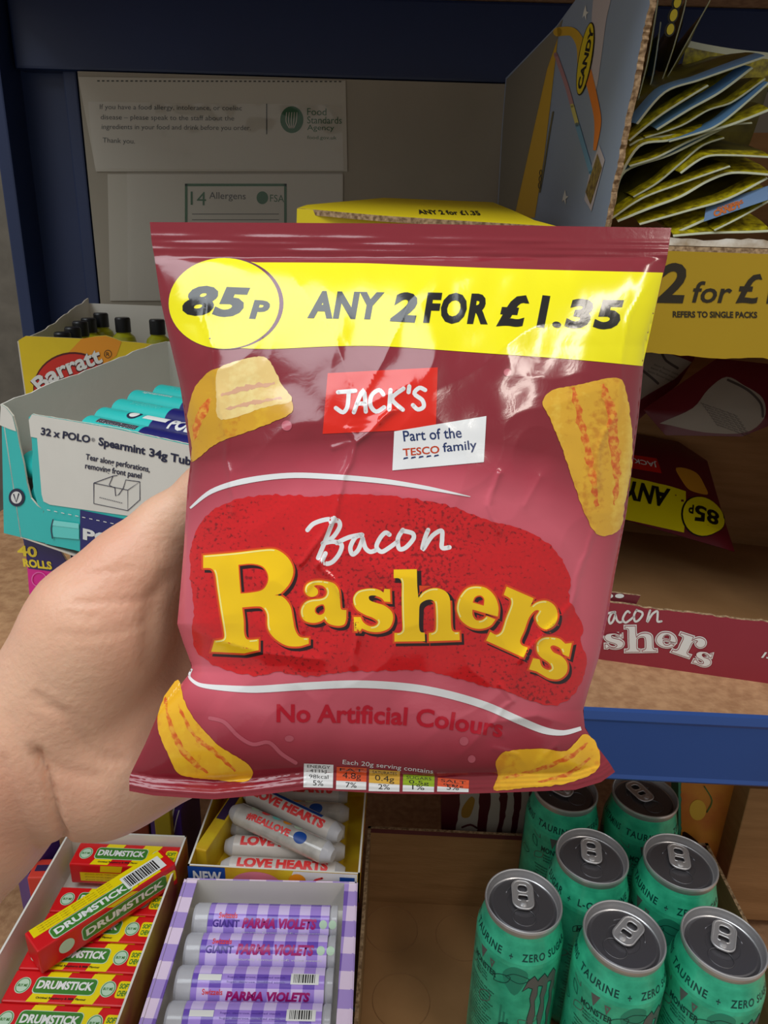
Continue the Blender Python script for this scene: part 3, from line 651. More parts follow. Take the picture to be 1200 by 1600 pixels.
# yellow flap lying on the case, left of the candy box
mb = MB()
g0 = at(467, 326, .47); g1 = at(872, 352, .435)
yf = thing('yellow_carton', g0, 'flat yellow corrugated carton lying on the crisp case behind the top seal of the packet', 'carton')
p = [at(466, 325, .468), at(600, 337, .460), at(740, 346, .452), at(872, 353, .446), at(838, 345, .60), at(760, 324, .60), at(600, 308, .60), at(480, 321, .60)]
n = Vector((0, 0, .003)); lidm = mat('yellow_lid_print', (226, 202, 10), .5, var=.06, vscale=14)
frl = Fr(p[0], (p[3] - p[0]), (p[6] - p[0]))
outl = [frl.px(x, y) for x, y in ((465, 325), (540, 332), (600, 337), (740, 346), (872, 354), (835, 344), (800, 328), (770, 316), (600, 309), (480, 320))]
mb.prism(frl, outl, .0035, lidm, card_br, card_bre)
pprint(mb, frl, txt('ANY 2 for £1.35', (655, 335), (752, 337), (650, 328), .03), bk3); mb.build('lid_sheet', yf)
mb = MB(); fr3 = Fr(frl.pt(0, 0, -.0005), frl.U, (0, 0, -1))
mb.prism(fr3, [(0, 0), (.19, 0), (.19, .04), (.0, .04)], .002, lidm, lidm, card_bre, off=-.001); mb.build('lid_skirt', yf)

# ---- candy box with its sachets
sky = mat('sky_blue_carton', (142, 156, 178), .5, var=.05, vscale=8)
zc = ZSH + ctop + .0035
s0 = aty(945, 357, q0.y + .01); s1 = aty(800, 345, .80)
base0 = Vector((s0.x, s0.y, zc)); dirS = Vector((s1.x - s0.x, s1.y - s0.y, 0)).normalized()
# keep the panel upright: solve the front corner from the visible edge
fs = Fr(base0, dirS * -1, (0, 0, 1))     # faces left
if fs.N.x > 0: fs = Fr(base0, dirS, (0, 0, 1))
cb = thing('candy_box', base0 + dirS * .15 + Vector((.12, 0, 0)), 'tall sky blue carton of yellow candy sachets standing on the crisp case', 'carton')
rnd = random.Random(5)
fe = [fs.px(*p)for p in ((943, 385), (945, 355), (955, 300), (968, 240), (980, 175), (995, 100), (1005, 50), (1015, 0), (1022, -40))]
bk = [fs.px(*p) for p in ((925, -40), (905, -8), (870, 40), (790, 122), (784, 200), (776, 345), (800, 360))]
fe2 = []
for a, b in zip(fe, fe[1:]): fe2 += torn(a, b, 9, .0012, rnd)[:-1]
loop = fe2 + [fe[-1]] + bk
bz = [(a, max(b, 0)) for a, b in loop]
mb = MB(); mb.prism(fs, loop, .004, sky, card_br, card_bre)
pprint(mb, fs, poly([(912, -12), (880, 30), (872, 60), (855, 110), (835, 200), (815, 290), (803, 345), (778, 343), (786, 200), (792, 124), (870, 43)]), mat('dull_grey_flap', (120, 114, 100), .8), .0004)
yst = ink('ochre_print', (206, 164, 40), .5); lil = ink('pale_cloud_print', (190, 180, 184), .5); oran = ink('orange_stripe', (226, 130, 40), .5)
pprint(mb, fs, poly([(880, 30), (872, 60), (862, 150), (850, 250), (836, 340), (806, 344), (803, 325), (815, 290), (835, 200), (855, 110)]), yst)
pprint(mb, fs, poly(catm([(930, -10), (955, -10), (948, 30), (940, 90), (932, 140), (922, 130), (924, 60)], True, 4)), lil)
pprint(mb, fs, stroke([(872, 50), (895, 50), (908, 70), (910, 100)], 14, 6), yst, .0005); pprint(mb, fs, stroke([(918, 110), (928, 150), (935, 190), (930, 235)], [14, 12, 11, 4], 6), oran, .0005)
pprint(mb, fs, stroke([(869, 85), (885, 130), (895, 165)], 6, 4), ink('dusty_pink_stripe', (176, 130, 134)), .0005); pprint(mb, fs, stroke([(895, 165), (903, 195)], 6, 1), ink('pale_yellow_stripe', (206, 196, 110)), .0006); pprint(mb, fs, stroke([(903, 195), (925, 270)], 7, 1), ink('blue_stripe', (108, 156, 190)), .0006)
pprint(mb, fs, poly(ell(916, 92, 11, 58, 40, .17)), ink('badge_rim_dark', (30, 26, 16)), .0007); pprint(mb, fs, poly(ell(916, 92, 9.5, 56, 40, .17)), ink('badge_yellow', (220, 196, 30)), .0009)
pprint(mb, fs, txt('CANDY', (911, 140), (931, 44), (904, 138), .04), blackp, .0011)
pprint(mb, fs, poly([(937, 226), (946, 250), (925, 330), (914, 312), (922, 270)]), lil, .0005); pprint(mb, fs, poly([(935, 240), (942, 262), (924, 320), (916, 300)]), ink('mottled_olive', (150, 130, 60), rgb2=(90, 66, 30), vscale=300), .0007)
for sx_, sy_ in ((884, 308), (916, 20)): pprint(mb, fs, poly([(sx_, sy_ - 12), (sx_ + 1.5, sy_ - 2), (sx_ + 5, sy_ - 1), (sx_ + 1, sy_ + 3), (sx_ + 1, sy_ + 12), (sx_ - 2, sy_ + 4), (sx_ - 5, sy_ + 8), (sx_ - 3, sy_ - 2)]), whitep, .0005)
pprint(mb, fs, stroke([(865, 175), (858, 215), (851, 260), (844, 300)], 2.4, 4), ink('olive_small_print', (110, 100, 60)), .0005)
for k in range(3): pprint(mb, fs, ringp(846 - k, 270 + k * 10, 2.5, 5, 1.2, 12), blackp, .0006)
mb.build('side_panel', cb)
# front lip of the candy box and far walls
Wc = .27; topz = fs.px(1015, 0)[1]
ffc = Fr(base0, UC, (0, 0, 1)); hz = ffc.px(1120, 373)[1]; hz0 = ffc.px(1120, 388)[1]
mb = MB(); mb.prism(ffc, [(0, 0), (Wc, 0), (Wc, hz)] + torn((Wc, hz), (0, hz), 60, .0009, rnd)[1:], .004, mat('torn_white_carton', (232, 226, 216), .8, rgb2=(170, 150, 124), vscale=90), card_br, card_bre)
mb.build('torn_front_lip', cb)
ff = Fr(base0 + UC * Wc, BC, (0, 0, 1)); mb = MB(); mb.prism(ff, [(0, 0), (.24, 0), (.24, .10), (0, .10)], .003, card_br, sky, card_bre); mb.build('side_panel', cb)
ff = Fr(base0 + dirS * .24, UC, (0, 0, 1)); mb = MB(); mb.prism(ff, [(0, 0), (Wc, 0), (Wc, .10), (0, .10)], .003, card_br, sky, card_bre); mb.build('back_panel', cb)
SE = [[(540,630),(680,470),(850,410),(1190,290)], [(500,715),(640,600),(760,520),(900,435)], [(640,660),(800,560),(960,470),(1125,345)], [(580,700),(760,640),(900,560),(1020,520),(1190,400)], [(500,740),(560,710),(700,690),(800,675)], [(700,720),(900,660),(1000,600),(1210,420)],
      [(440,925),(550,745),(700,715),(1000,640),(1210,560)], [(500,845),(640,800),(800,720),(1000,640),(1120,625)], [(430,1000),(480,870),(700,790),(900,690),(1000,640)], [(520,1000),(640,930),(760,830),(870,740),(980,700)], [(760,880),(880,800),(1000,790),(1210,800)], [(410,1110),(560,1010),(740,940),(1010,845)],
      [(440,1125),(600,1060),(760,1000),(900,920),(1020,880),(1210,890)], [(550,1140),(800,1070),(1000,1010),(1200,905)], [(720,1190),(900,1110),(1100,1010),(1210,985)], [(930,1170),(1050,1110),(1210,1020)], [(720,1200),(900,1185),(1100,1180),(1210,1175)],
      [(550,600),(610,400),(640,220),(655,110)], [(600,560),(700,300),(770,60),(790,-40)], [(540,630),(660,440),(800,190),(905,0)], [(515,600),(590,300),(640,0)], [(790,205),(900,228),(1050,252),(1250,272)]]
dirw = ['high on the right with a long light rim', 'short with bright seal, upper middle', 'blue-edged, ending in the upper right', 'long and wavy across the middle', 'short and flat near the left wall', 'blue-rimmed, climbing to the right edge', 'bent down at the left wall then running right', 'with a flat end in the centre', 'curled against the left wall', 'short one with a bright yellow lower end', 'wide dark one on the right, middle height', 'bright yellow with rounded right end', 'wavy, just under the rounded bright one',
        'long printed seal at the lower right', 'with the blue label panel at the lower right', 'under the blue label, short', 'flat one lying along the torn front lip', 'narrow blue, upright beside the left wall', 'upright with yellow and black letters at the top', 'leaning upright, tallest olive one', 'upright, pressed flat to the left wall', 'olive one standing at the back top right']
szt = [film_m for film_m in (mat('sachet_yellow', (206, 192, 26), .35, rgb2=(120, 106, 22), vscale=220, stretch=(1, 1, 1), bump=.4), mat('sachet_olive', (104, 98, 34), .4, rgb2=(64, 58, 24), vscale=60), mat('sachet_blue', (104, 150, 196), .3, var=.1), mat('sachet_rim', (214, 218, 190), .35))]
for i, e in enumerate(SE):
    rnd = random.Random(40 + i); yb2 = q0.y + .018 + .0016 * (i % 5) + (.07 if i == 21 else 0) + (.02 if 17 <= i <= 20 else 0)
    pl = catm([(830 + x / 3.243, y / 3.243) for x, y in e], False, 6); P0 = [aty(x, y, yb2) for x, y in pl]
    tt = thing('candy_sachet', P0[len(P0) // 2], 'yellow candy sachet in the blue carton, ' + dirw[i], 'sachet', 'candy sachets in the blue carton')
    L_ = .115; NV = 14; steep = 17 <= i <= 20
    body = szt[2] if i in (17,) else (szt[1] if i % 2 or i in (0, 10, 6, 18) else szt[0])
    nu = len(P0); up = rnd.uniform(.16, .27)
    def cen(u, v):
        p = P0[u]; d = (P0[min(nu - 1, u + 1)] - P0[max(0, u - 1)]).normalized(); nr = Vector((-d.z, 0, d.x)); 
        if nr.z < 0: nr = -nr
        if steep: nr = Vector((abs(nr.x), 0, abs(nr.z) * .2)); k = .16
        else: k = up
        if i == 21: nr = Vector((0, 0, -1)); k = .8
        wv = .004 * noise.noise(Vector((u * .35, v * 3, i))) * v
        q = p + Vector((0, 1, 0)) * L_ * v * (.35 if i == 21 else 1) + nr * (k * L_ * (v ** .7) + wv); q.x = max(q.x, base0.x + dirS.x / dirS.y * (q.y - base0.y) + .005); return q, nr
    for part, sg in (('upper_film', 1), ('lower_film', -1)):
        mb = MB(); vs = []
        for v in range(NV + 1):
            vv = (v / NV) ** 1.75
            for u in range(nu):
                c, nr = cen(u, vv); s_ = u / (nu - 1); th = .0035 * math.sin(math.pi * s_) ** .6 * (sstep(.1, .35, vv)) * (1 - sstep(.8, 1, vv)) if 0 < s_ < 1 else 0
                vs.append(c + nr * (th * sg + .00015 * sg))
        b0 = len(mb.v)
        for v in range(NV):
            mm = szt[3] if v == 0 else ((szt[2] if i in (0, 2, 5, 8, 17) else szt[0]) if v < 4 else body)
            mb.add([vs[v * nu + k] for k in range(nu)] + [vs[(v + 1) * nu + k] for k in range(nu)], [(k, k + 1, nu + k + 1, nu + k) for k in range(nu - 1)], mm, True)
        if i == 18 and sg == -1 or i == 18 and sg == 1: pass
        mb.build(part, tt)
    if i in (14, 18):
        mb = MB()
        if i == 14:
            fx = Fr(P0[10] + Vector((0, -.0012, .002)), P0[-2] - P0[4], Vector((0, .8, .6)))
            quad = [fx.px(*q) for q in ((1103, 322), (1200, 290), (1200, 312), (1100, 346))]; mb.prism(fx, quad, .0003, ink('label_blue', (120, 150, 190), .4), szt[2], szt[2])
            pprint(mb, fx, txt('SWIZZELS', (1122, 331), (1162, 318), (1120, 325), .03), ink('label_orange', (214, 120, 60)), .0003); pprint(mb, fx, txt('CANDY', (1116, 340), (1160, 324), (1114, 330), .05), ink('label_orange', (214, 120, 60)), .0003)
        else:
            fx = Fr(P0[-4] + Vector((.0, -.0015, 0)), (1, .3, 0), (0, 0, 1))
            for (a, b_, w_, h_) in ((1047, 46, 8, 12), (1052, 24, 8, 13), (1058, 4, 8, 12)):
                v_ = poly(ell(a, b_, w_, h_, 16, .3)); P_ = [fx.px(*q) for q in v_[0]]; mb.prism(fx, P_, .0004, ink('badge_rim_dark', (30, 26, 16)), szt[1], szt[1]); pprint(mb, fx, poly(ell(a, b_, w_ - 2.5, h_ - 3, 16, .3)), ink('badge_yellow', (220, 196, 30)), .0004)
        mb.build('printed_label', tt)

# ============================================================ LOWER SHELF
def tray(name, label, cat, fr, W_, D_, H_, mo, mi, me, T_=.0015, fronth=None, parts=True, back=True):
    """open tray: fr origin = front left bottom corner, U right, V back, N up"""
    t = thing(name, fr.pt(W_ / 2, D_ / 2), label, cat); up = fr.N
    def wall(pn, O, U_, L_, h_):
        ff = Fr(O, U_, up); mb = MB(); mb.prism(ff, [(0, 0), (L_, 0), (L_, h_), (0, h_)], T_, mo, mi, me); return mb, ff, pn
    res = []
    res.append(wall('front_panel', fr.pt(0, 0), fr.U, W_, fronth or H_)); res.append(wall('right_side_panel', fr.pt(W_, 0), fr.V, D_, H_)); res.append(wall('back_panel', fr.pt(W_, D_), -fr.U, W_, H_)); res.append(wall('left_side_panel', fr.pt(0, D_), -fr.V, D_, H_))
    mb = MB(); mb.prism(Fr(fr.pt(0, 0, .0008), fr.U, fr.V), [(T_, T_), (W_ - T_, T_), (W_ - T_, D_ - T_), (T_, D_ - T_)], .0008, mi, mi, me); mb.build('base_panel', t)
    return t, res
def support(x0, x1, y0, y1, z1, rot=0, org=None, label='', name='cardboard_box'):
    t = thing(name, ((x0 + x1) / 2, (y0 + y1) / 2, ZLOW), label, 'box'); mt = Matrix.Identity(4)
    mb = MB(); mb.box(x0, x1, y0, y1, ZLOW, z1, card_br, bev=.002); mb.build('closed_carton', t); mb = MB(); mb.box((x0 + x1) / 2 - .02, (x0 + x1) / 2 + .02, y0 + .004, y1 - .004, z1 - .0005, z1 + .0001, ink('parcel_tape', (170, 130, 80), .3)); mb.build('tape_strip', t)
    return t

# ---- chew bars tray
ZR = .885
a = atz(108, 1298, ZR); b = atz(292, 1306, ZR); c = atz(238, 1600, ZR); d = atz(-20, 1585, ZR)
Ud = (b - a).normalized(); Wd_ = (b - a).length; Vb = Vector((-Ud.y, Ud.x, 0)); Ddr = abs((c - b).dot(Vb)) + .03
zbase = ZR - .05
HD = .0365; zbase = ZR - HD
frd = Fr(a - Vb * Ddr - Vector((0, 0, HD)), Ud, Vb)
redp = mat('red_wrapper', (214, 24, 28), .3, var=.04); ylp = mat('yellow_wrapper', (238, 214, 10), .3, var=.03); grp = ink('green_badge', (64, 128, 44), .3); mint_ = ink('pale_green_badge', (186, 214, 186), .35)
tr, res = tray('chew_bar_tray', 'white-lined open tray of red and yellow chew bars at the bottom left', 'tray', frd, Wd_, Ddr, HD, mat('olive_print_carton', (196, 170, 60), .5, rgb2=(150, 40, 60), vscale=18), card_w, card_w)
for mb, ff, pn in res: mb.build(pn, tr)
def chew():
    t = thing('chew_bar', (0, 0, 0), 'x', 'sweets', 'red and yellow chew bars in the white tray'); L = Wd_ - .014; w_ = .0225; h_ = .020
    mb = MB(); mb.box(0, L, 0, w_, -h_, 0, redp, bev=.0012)
    def face(fr, faint=False):
        S = lambda u: u * L
        k = .35
        for x in (.24, .60): pprint(mb, fr, poly([(S(x) + .004, w_ * .97), (S(x + .17) + .004, w_ * .97), (S(x + .17) - .004, .0005), (S(x) - .004, .0005)]), ylp, .0001, False)
        pprint(mb, fr, poly(rrect(S(.20), .0062, S(.70), .0182, .003)), mint_, .0002, False); pprint(mb, fr, poly(rrect(S(.205), .0067, S(.695), .0177, .003)), grp, .0003, False)
        pprint(mb, fr, txt('DRUMSTICK', (S(.225), .0095), (S(.675), .0095), (S(.225), .0155), .04), whitep, .0004, False)
        pprint(mb, fr, txt('Original Raspberry & Milk Flavour', (S(.26), .0022), (S(.66), .0022), (S(.26), .0042), .02), blackp, .0004, False)
        for x in (.11, .80): pprint(mb, fr, poly(ell(S(x), .0115, .0052, .0058, 24)), mint_, .0002, False); pprint(mb, fr, ringp(S(x), .0115, .0046, .0052, .0005, 24), grp, .0003, False); pprint(mb, fr, txt('BUY ME', (S(x) - .0033, .0105), (S(x) + .0033, .0105), (S(x) - .0033, .0125), .03), grp, .0003, False)
        pprint(mb, fr, poly(rrect(S(.87), .0055, S(.985), .0175, .002)), ylp, .0002, False); pprint(mb, fr, txt('SOFT', (S(.885), .012), (S(.97), .012), (S(.885), .0158), .04), grp, .0003, False); pprint(mb, fr, txt('CHEW', (S(.885), .0068), (S(.97), .0068), (S(.885), .0108), .04), grp, .0003, False)
    face(Fr((0, 0, 0), (1, 0, 0), (0, 1, 0)))
    fr = Fr((0, 0, -h_), (1, 0, 0), (0, 0, 1)); pprint(mb, fr, rect(.008, .003, L - .004, .012), ylp, .0001, False)
    for x in (.30, .66): pprint(mb, fr, poly([(x * L, .0195), (x * L + .018, .0195), (x * L + .016, .013), (x * L - .001, .013)]), ylp, .0001, False)
    for k in range(3): pprint(mb, fr, txt('glucose syrup, sugar, hydrogenated vegetable fat, fruit juice', (.012, .0098 - k * .003), (L - .01, .0098 - k * .003), (.012, .0112 - k * .003)), ink('brown_small_print', (150, 110, 10)), .0002, False)
    mb.build('wrapper', t)
    mb = MB()
    for x, s in ((-.0002, -1), (L + .0002, 1)): mb.box(x - .0006, x + .0006, .003, w_ - .003, -h_ + .003, -.003, ylp, bev=.0003)
    mb.build('folded_ends', t); return t
cw = chew(); yrow = [0, 1, 2, 3, 4, 5, 6, 7]
# rows from back to front, positions read from the photo
zt_ = ZR - .012; rows = [(1335, 1), (1384, 0), (1420, 0), (1460, 0), (1500, 0), (1540, 0), (1580, 0), (1622, 0)]
labs = ['at the back of the tray, raised on its own', 'second from the back, under the loose bar', 'third from the back, mostly under the loose bar', 'fourth from the back, left end under the loose bar', 'fifth from the back, right end uncovered', 'whole name showing in front of the loose bar', 'second from the bottom edge of the photo', 'nearest, cut by the bottom edge of the photo']
vback = Ddr - .003
for i in range(8):
    o = cw if i == 0 else copy_tree(cw); vpos = vback - .0235 - (i * .0232 + (.014 if i else 0))
    zz = zt_ + (.004 if i == 0 else -.004); p = frd.pt(.0105, vpos); o.location = (p.x, p.y, zz); o.rotation_euler = (0, 0, math.atan2(Ud.y, Ud.x)); o['label'] = 'red and yellow chew bar ' + labs[i]
# the loose bar on top, turned
lo_ = thing('chew_bar', (0, 0, 0), 'loose red and yellow chew bar with a barcode lying askew across the others', 'sweets', 'red and yellow chew bars in the white tray'); L = .107
mb = MB(); mb.box(0, L, 0, .0225, -.020, 0, redp, bev=.0012)
frt = Fr((0, 0, 0), (1, 0, 0), (0, 1, 0)); frf = Fr((0, 0, -.020), (1, 0, 0), (0, 0, 1))
pprint(mb, frt, rect(.003, .013, L - .003, .0222), ylp, .0001, False); pprint(mb, frt, poly([(.056, .013), (.09, .013), (.075, .0005), (.04, .0005)]), ylp, .0001, False); pprint(mb, frt, rect(.076, .001, L - .012, .014), ylp, .0001, False)
pprint(mb, frt, poly(rrect(.012, .0008, .072, .0125, .003)), mint_, .0002, False); pprint(mb, frt, poly(rrect(.0127, .0014, .0713, .0119, .003)), grp, .0003, False); pprint(mb, frt, txt('DRUMSTICK', (.015, .0038), (.069, .0038), (.015, .0098), .04), whitep, .0004, False)
pprint(mb, frt, rect(L - .038, .003, L - .006, .0175), whitep, .00035, False); rnd = random.Random(3); x = L - .036
while x < L - .010: w_ = rnd.choice((.0004, .0008, .0012)); pprint(mb, frt, rect(x, .0045, x + w_, .016), blackp, .0004, False); x += w_ + rnd.choice((.0004, .0007))
for k in range(3): pprint(mb, frt, txt('Ingredients: sugar, glucose syrup, palm oil', (.008, .0195 - k * .0024), (L - .045, .0195 - k * .0024), (.008, .0208 - k * .0024)), ink('brown_small_print', (150, 110, 10)), .0003, False)
pprint(mb, frf, poly(rrect(.030, .004, .098, .016, .003)), mint_, .0002, False); pprint(mb, frf, poly(rrect(.0307, .0045, .0973, .0155, .003)), grp, .0003, False); pprint(mb, frf, txt('DRUMSTICK', (.033, .0070), (.095, .0070), (.033, .013), .04), whitep, .0004, False)
pprint(mb, frf, poly(ell(.019, .010, .0055, .0052)), mint_, .0002, False); pprint(mb, frf, poly([(.05, .0198), (.07, .0198), (.075, .0165), (.055, .0165)]), ylp, .0001, False); pprint(mb, frf, poly(rrect(L - .012, .005, L - .001, .015, .002)), ylp, .0002, False)
mb.build('wrapper', lo_)
pa = atz(58, 1488, zt_ + .019); pb = atz(238, 1372, zt_ + .019); lo_.location = pa; lo_.rotation_euler = (R(-4), 0, math.atan2(pb.y - pa.y, pb.x - pa.x))
support(frd.O.x + .03, frd.O.x + Wd_ - .01, frd.O.y + .03, frd.O.y + Ddr - .01, zbase - .0008, label='plain brown carton hidden under the white tray of chew bars')

# ---- violet tray
ZV = .880
a = atz(290, 1372, ZV); b = atz(557, 1378, ZV); Uv = (b - a).normalized(); Wv = (b - a).length; Vv = Vector((-Uv.y, Uv.x, 0)); c = atz(570, 1600, ZV); Dv = abs((c - b).dot(Vv)) + .03; Hv = .0305
frv = Fr(a - Vv * Dv - Vector((0, 0, Hv)), Uv, Vv)
def gingham(name, s1, s2, sc, c1=(236, 214, 238), c2=(176, 150, 216), c3=(122, 92, 178), rough=.4):
    m = bpy.data.materials.new(name); m.use_nodes = True; nt = m.node_tree; b = nt.nodes['Principled BSDF']; b.inputs['Roughness'].default_value = rough; MATS[name] = m
    tc = nt.nodes.new('ShaderNodeTexCoord'); sx = nt.nodes.new('ShaderNodeSeparateXYZ'); nt.links.new(tc.outputs['Object'], sx.inputs[0])
    def ax(spec):
        v = None
        for i, w_ in enumerate(spec):
            if w_: t_ = nmath(nt, 'MULTIPLY', sx.outputs[i], w_); v = t_ if v is None else nmath(nt, 'ADD', v, t_)
        fr_ = nmath(nt, 'FRACT', nmath(nt, 'ADD', nmath(nt, 'MULTIPLY', v, sc), 100.0)); return nmath(nt, 'GREATER_THAN', fr_, .5)
    s = nmath(nt, 'MULTIPLY', nmath(nt, 'ADD', ax(s1), ax(s2)), .5); r = nt.nodes.new('ShaderNodeValToRGB'); r.color_ramp.interpolation = 'CONSTANT'
    e = r.color_ramp.elements; e[0].position = 0; e[0].color = lin(c1); e[1].position = .3; e[1].color = lin(c2); e2 = e.new(.8); e2.color = lin(c3)
    nt.links.new(s, r.inputs[0]); nt.links.new(r.outputs[0], b.inputs['Base Color']); return m
def nmath(nt, op, a, b=None, c=None):
    n = nt.nodes.new('ShaderNodeMath'); n.operation = op
    for i, v in enumerate((a, b, c)):
        if v is None: continue
        if isinstance(v, (int, float)): n.inputs[i].default_value = v
        else: nt.links.new(v, n.inputs[i])
    return n.outputs[0]
ging = gingham('gingham_carton', (1, 0, .0), (0, 1, .0), 38)
tv, res = tray('violet_tray', 'purple gingham open tray of violet sweet rolls at the bottom centre', 'tray', frv, Wv, Dv, Hv, ging, card_w, ging, .0012)
for mb, ff, pn in res:
    if 'side' in pn: mb.prism(Fr(ff.pt(0, Hv - .0008, .0), ff.U, -ff.N), [(0, -.001), (Dv, -.001), (Dv, .0095), (0, .0095)], .0016, ging, ging, ging)
    mb.build(pn, tv)
clear = mat('clear_wrap_end', (226, 226, 232), .15, alpha=.6, spec=.8)
gr2 = gingham('gingham_wrapper', (1, 0, 0), (0, 1, 0), 62, (222, 204, 246), (172, 142, 226), (112, 82, 186), .18)
magp = ink('magenta_lettering', (170, 20, 110), .3); viop = ink('violet_lettering', (70, 40, 140), .3)
def vroll(kind):
    t = thing('violet_roll', (0, 0, 0), 'x', 'sweets', 'violet sweet rolls in the gingham tray'); r = .0125; L = Wv - .026; ax = Matrix.Rotation(R(90), 4, 'Y')
    mb = MB(); mb.lathe([(r, .012), (r, L - .006)], gr2, ax, n=36, cap=False)
    mp = lambda a, b: (Vector((a, -math.sin(b / r) * r, math.cos(b / r) * r)), Vector((0, -math.sin(b / r), math.cos(b / r))))
    P = lambda sh, m, off=.00012: mprint(mb, mp, (np.array(sh[0]), [list(q)[::-1] for q in sh[1]]), m, off, (0, .002))
    if kind == 0:
        P(txt('GIANT', (.016, .009), (.036, .009), (.016, .004), .03), viop); P(txt('PARMA VIOLETS', (.038, .0095), (.094, .0095), (.038, .0025), .05, .2), magp); P(txt('Swizzels', (.020, .003), (.034, .003), (.020, -.001), .02), ink('red_lettering', (230, 60, 60)))
        for x in (.100, .107): P(poly(ell(x - .001, .006, .003, .003, 16)), mint_)
        P(txt('naturally flavoured soft violet sweets', (.038, .0135), (.1, .0135), (.038, .0115)), whitep)
    elif kind == 1:
        P(rect(.016, .0045, .032, .0005), whitep); P(rect(.080, .006, L - .010, -.001), whitep)
        rn = random.Random(2); x = .082
        while x < L - .012: w_ = rn.choice((.0004, .0008, .0011)); P(rect(x, .005, x + w_, -.0004), blackp, .0002); x += w_ + .0007
        P(txt('PARMA VIOLETS', (.036, .0165), (.094, .0165), (.036, .0105), .05, .2), magp); P(txt('Swizzels', (.020, .0130), (.034, .0130), (.020, .0095), .02), ink('red_lettering', (230, 60, 60)))
        for k in range(2): P(txt('Sugar, dextrose, modified starch', (.036, .003 + k * .003), (.076, .003 + k * .003), (.036, .0015 + k * .003)), viop)
    mb.build('printed_wrapper', t)
    for x0, x1 in ((0, .012), (L - .006, L)):
        mb = MB(); mb.lathe([(r * .9, x0), (r * 1.0, x0 + .002), (r * 1.0, x1 - .0005), (r * .98, x1)], clear, ax, n=30); mb.build('clear_end', t)
    return t
vp = [vroll(0), vroll(1)]; used = set()
vl = ['at the back, name half turned away', 'second from the back with GIANT and round badges', 'third from the back with barcode and white strip', 'fourth from the back, second one with a barcode', 'fifth from the back, cut by the bottom of the photo', 'nearest, below the bottom edge']
kinds = [0, 0, 1, 1, 0, 0]
for i in range(6):
    k = kinds[i]; o = vp[k] if k not in used else copy_tree(vp[k]); used.add(k)
    p = frv.pt(.0125, Dv - .0245 - i * .0252); o.location = (p.x, p.y, ZV - .016 - .0006 * i); o.rotation_euler = (R((16, 0, 0, -3, -6, 0)[i]), 0, math.atan2(Uv.y, Uv.x)); o['label'] = 'purple gingham sweet roll ' + vl[i]
support(frv.O.x + .015, frv.O.x + Wv - .01, frv.O.y + .02, frv.O.y + Dv - .01, frv.O.z - .0008, label='plain brown carton hidden under the gingham tray')

# ---- message-sweet rolls box behind
ZH = .885
a = atz(262, 1338, ZH); b = atz(560, 1372, ZH - .004); a.z = b.z = ZH; 
yA = max(frv.pt(0, Dv).y, frv.pt(Wv, Dv).y) + .003
frh = Fr((aty(292, 1340, yA).x, yA, ZH - .030), (1, 0, 0), (0, 1, 0)); Wh = aty(562, 1372, yA).x - frh.O.x; Dh = .12
lht = mat('love_box_yellow', (224, 196, 40), .45, rgb2=(200, 150, 30), vscale=30)
th_, res = tray('heart_roll_box', 'yellow open carton of white message-sweet rolls behind the gingham tray', 'carton', frh, Wh, Dh, .030, lht, lht, card_w, .0015)
for mb, ff, pn in res:
    if pn == 'front_panel':
        pprint(mb, ff, rect(0, .010, .030, .0295), ink('blue_panel', (20, 70, 150), .4), .0002, False); pprint(mb, ff, txt('NEW', (.004, .014), (.027, .014), (.004, .025), .04), whitep, .0004, False)
        pprint(mb, ff, poly([(.075, .0), (Wh - .002, .0), (Wh - .002, .0295), (.085, .0295)]), whitep, .0002, False); pprint(mb, ff, poly(ell(.055, .014, .020, .013)), ink('pink_blob', (224, 130, 150)), .0003, False); pprint(mb, ff, poly(ell(.088, .020, .007, .007)), orp, .0004, False)
        pprint(mb, ff, stroke([(.108, .024), (.102, .021), (.108, .018), (.12, .016)], .002, 4), ink('red_lettering', (230, 60, 60)), .0004, False); pprint(mb, ff, rect(Wh - .016, .01, Wh - .004, .026), ink('blue_panel', (20, 70, 150)), .0004, False)
    if 'side' in pn: pprint(mb, ff, txt('LOVE HEARTS', (.01, .009), (Dh - .01, .009), (.01, .022), .03), ink('red_lettering', (230, 60, 60)), .0003, False)
    mb.build(pn, th_)
wrapw = mat('white_sweet_wrap', (214, 206, 198), .3, var=.1, vscale=60); redl = ink('red_lettering', (230, 60, 60)); clr = mat('clear_sweet_wrap', (196, 192, 184), .2, var=.3, vscale=90, coat=.6)
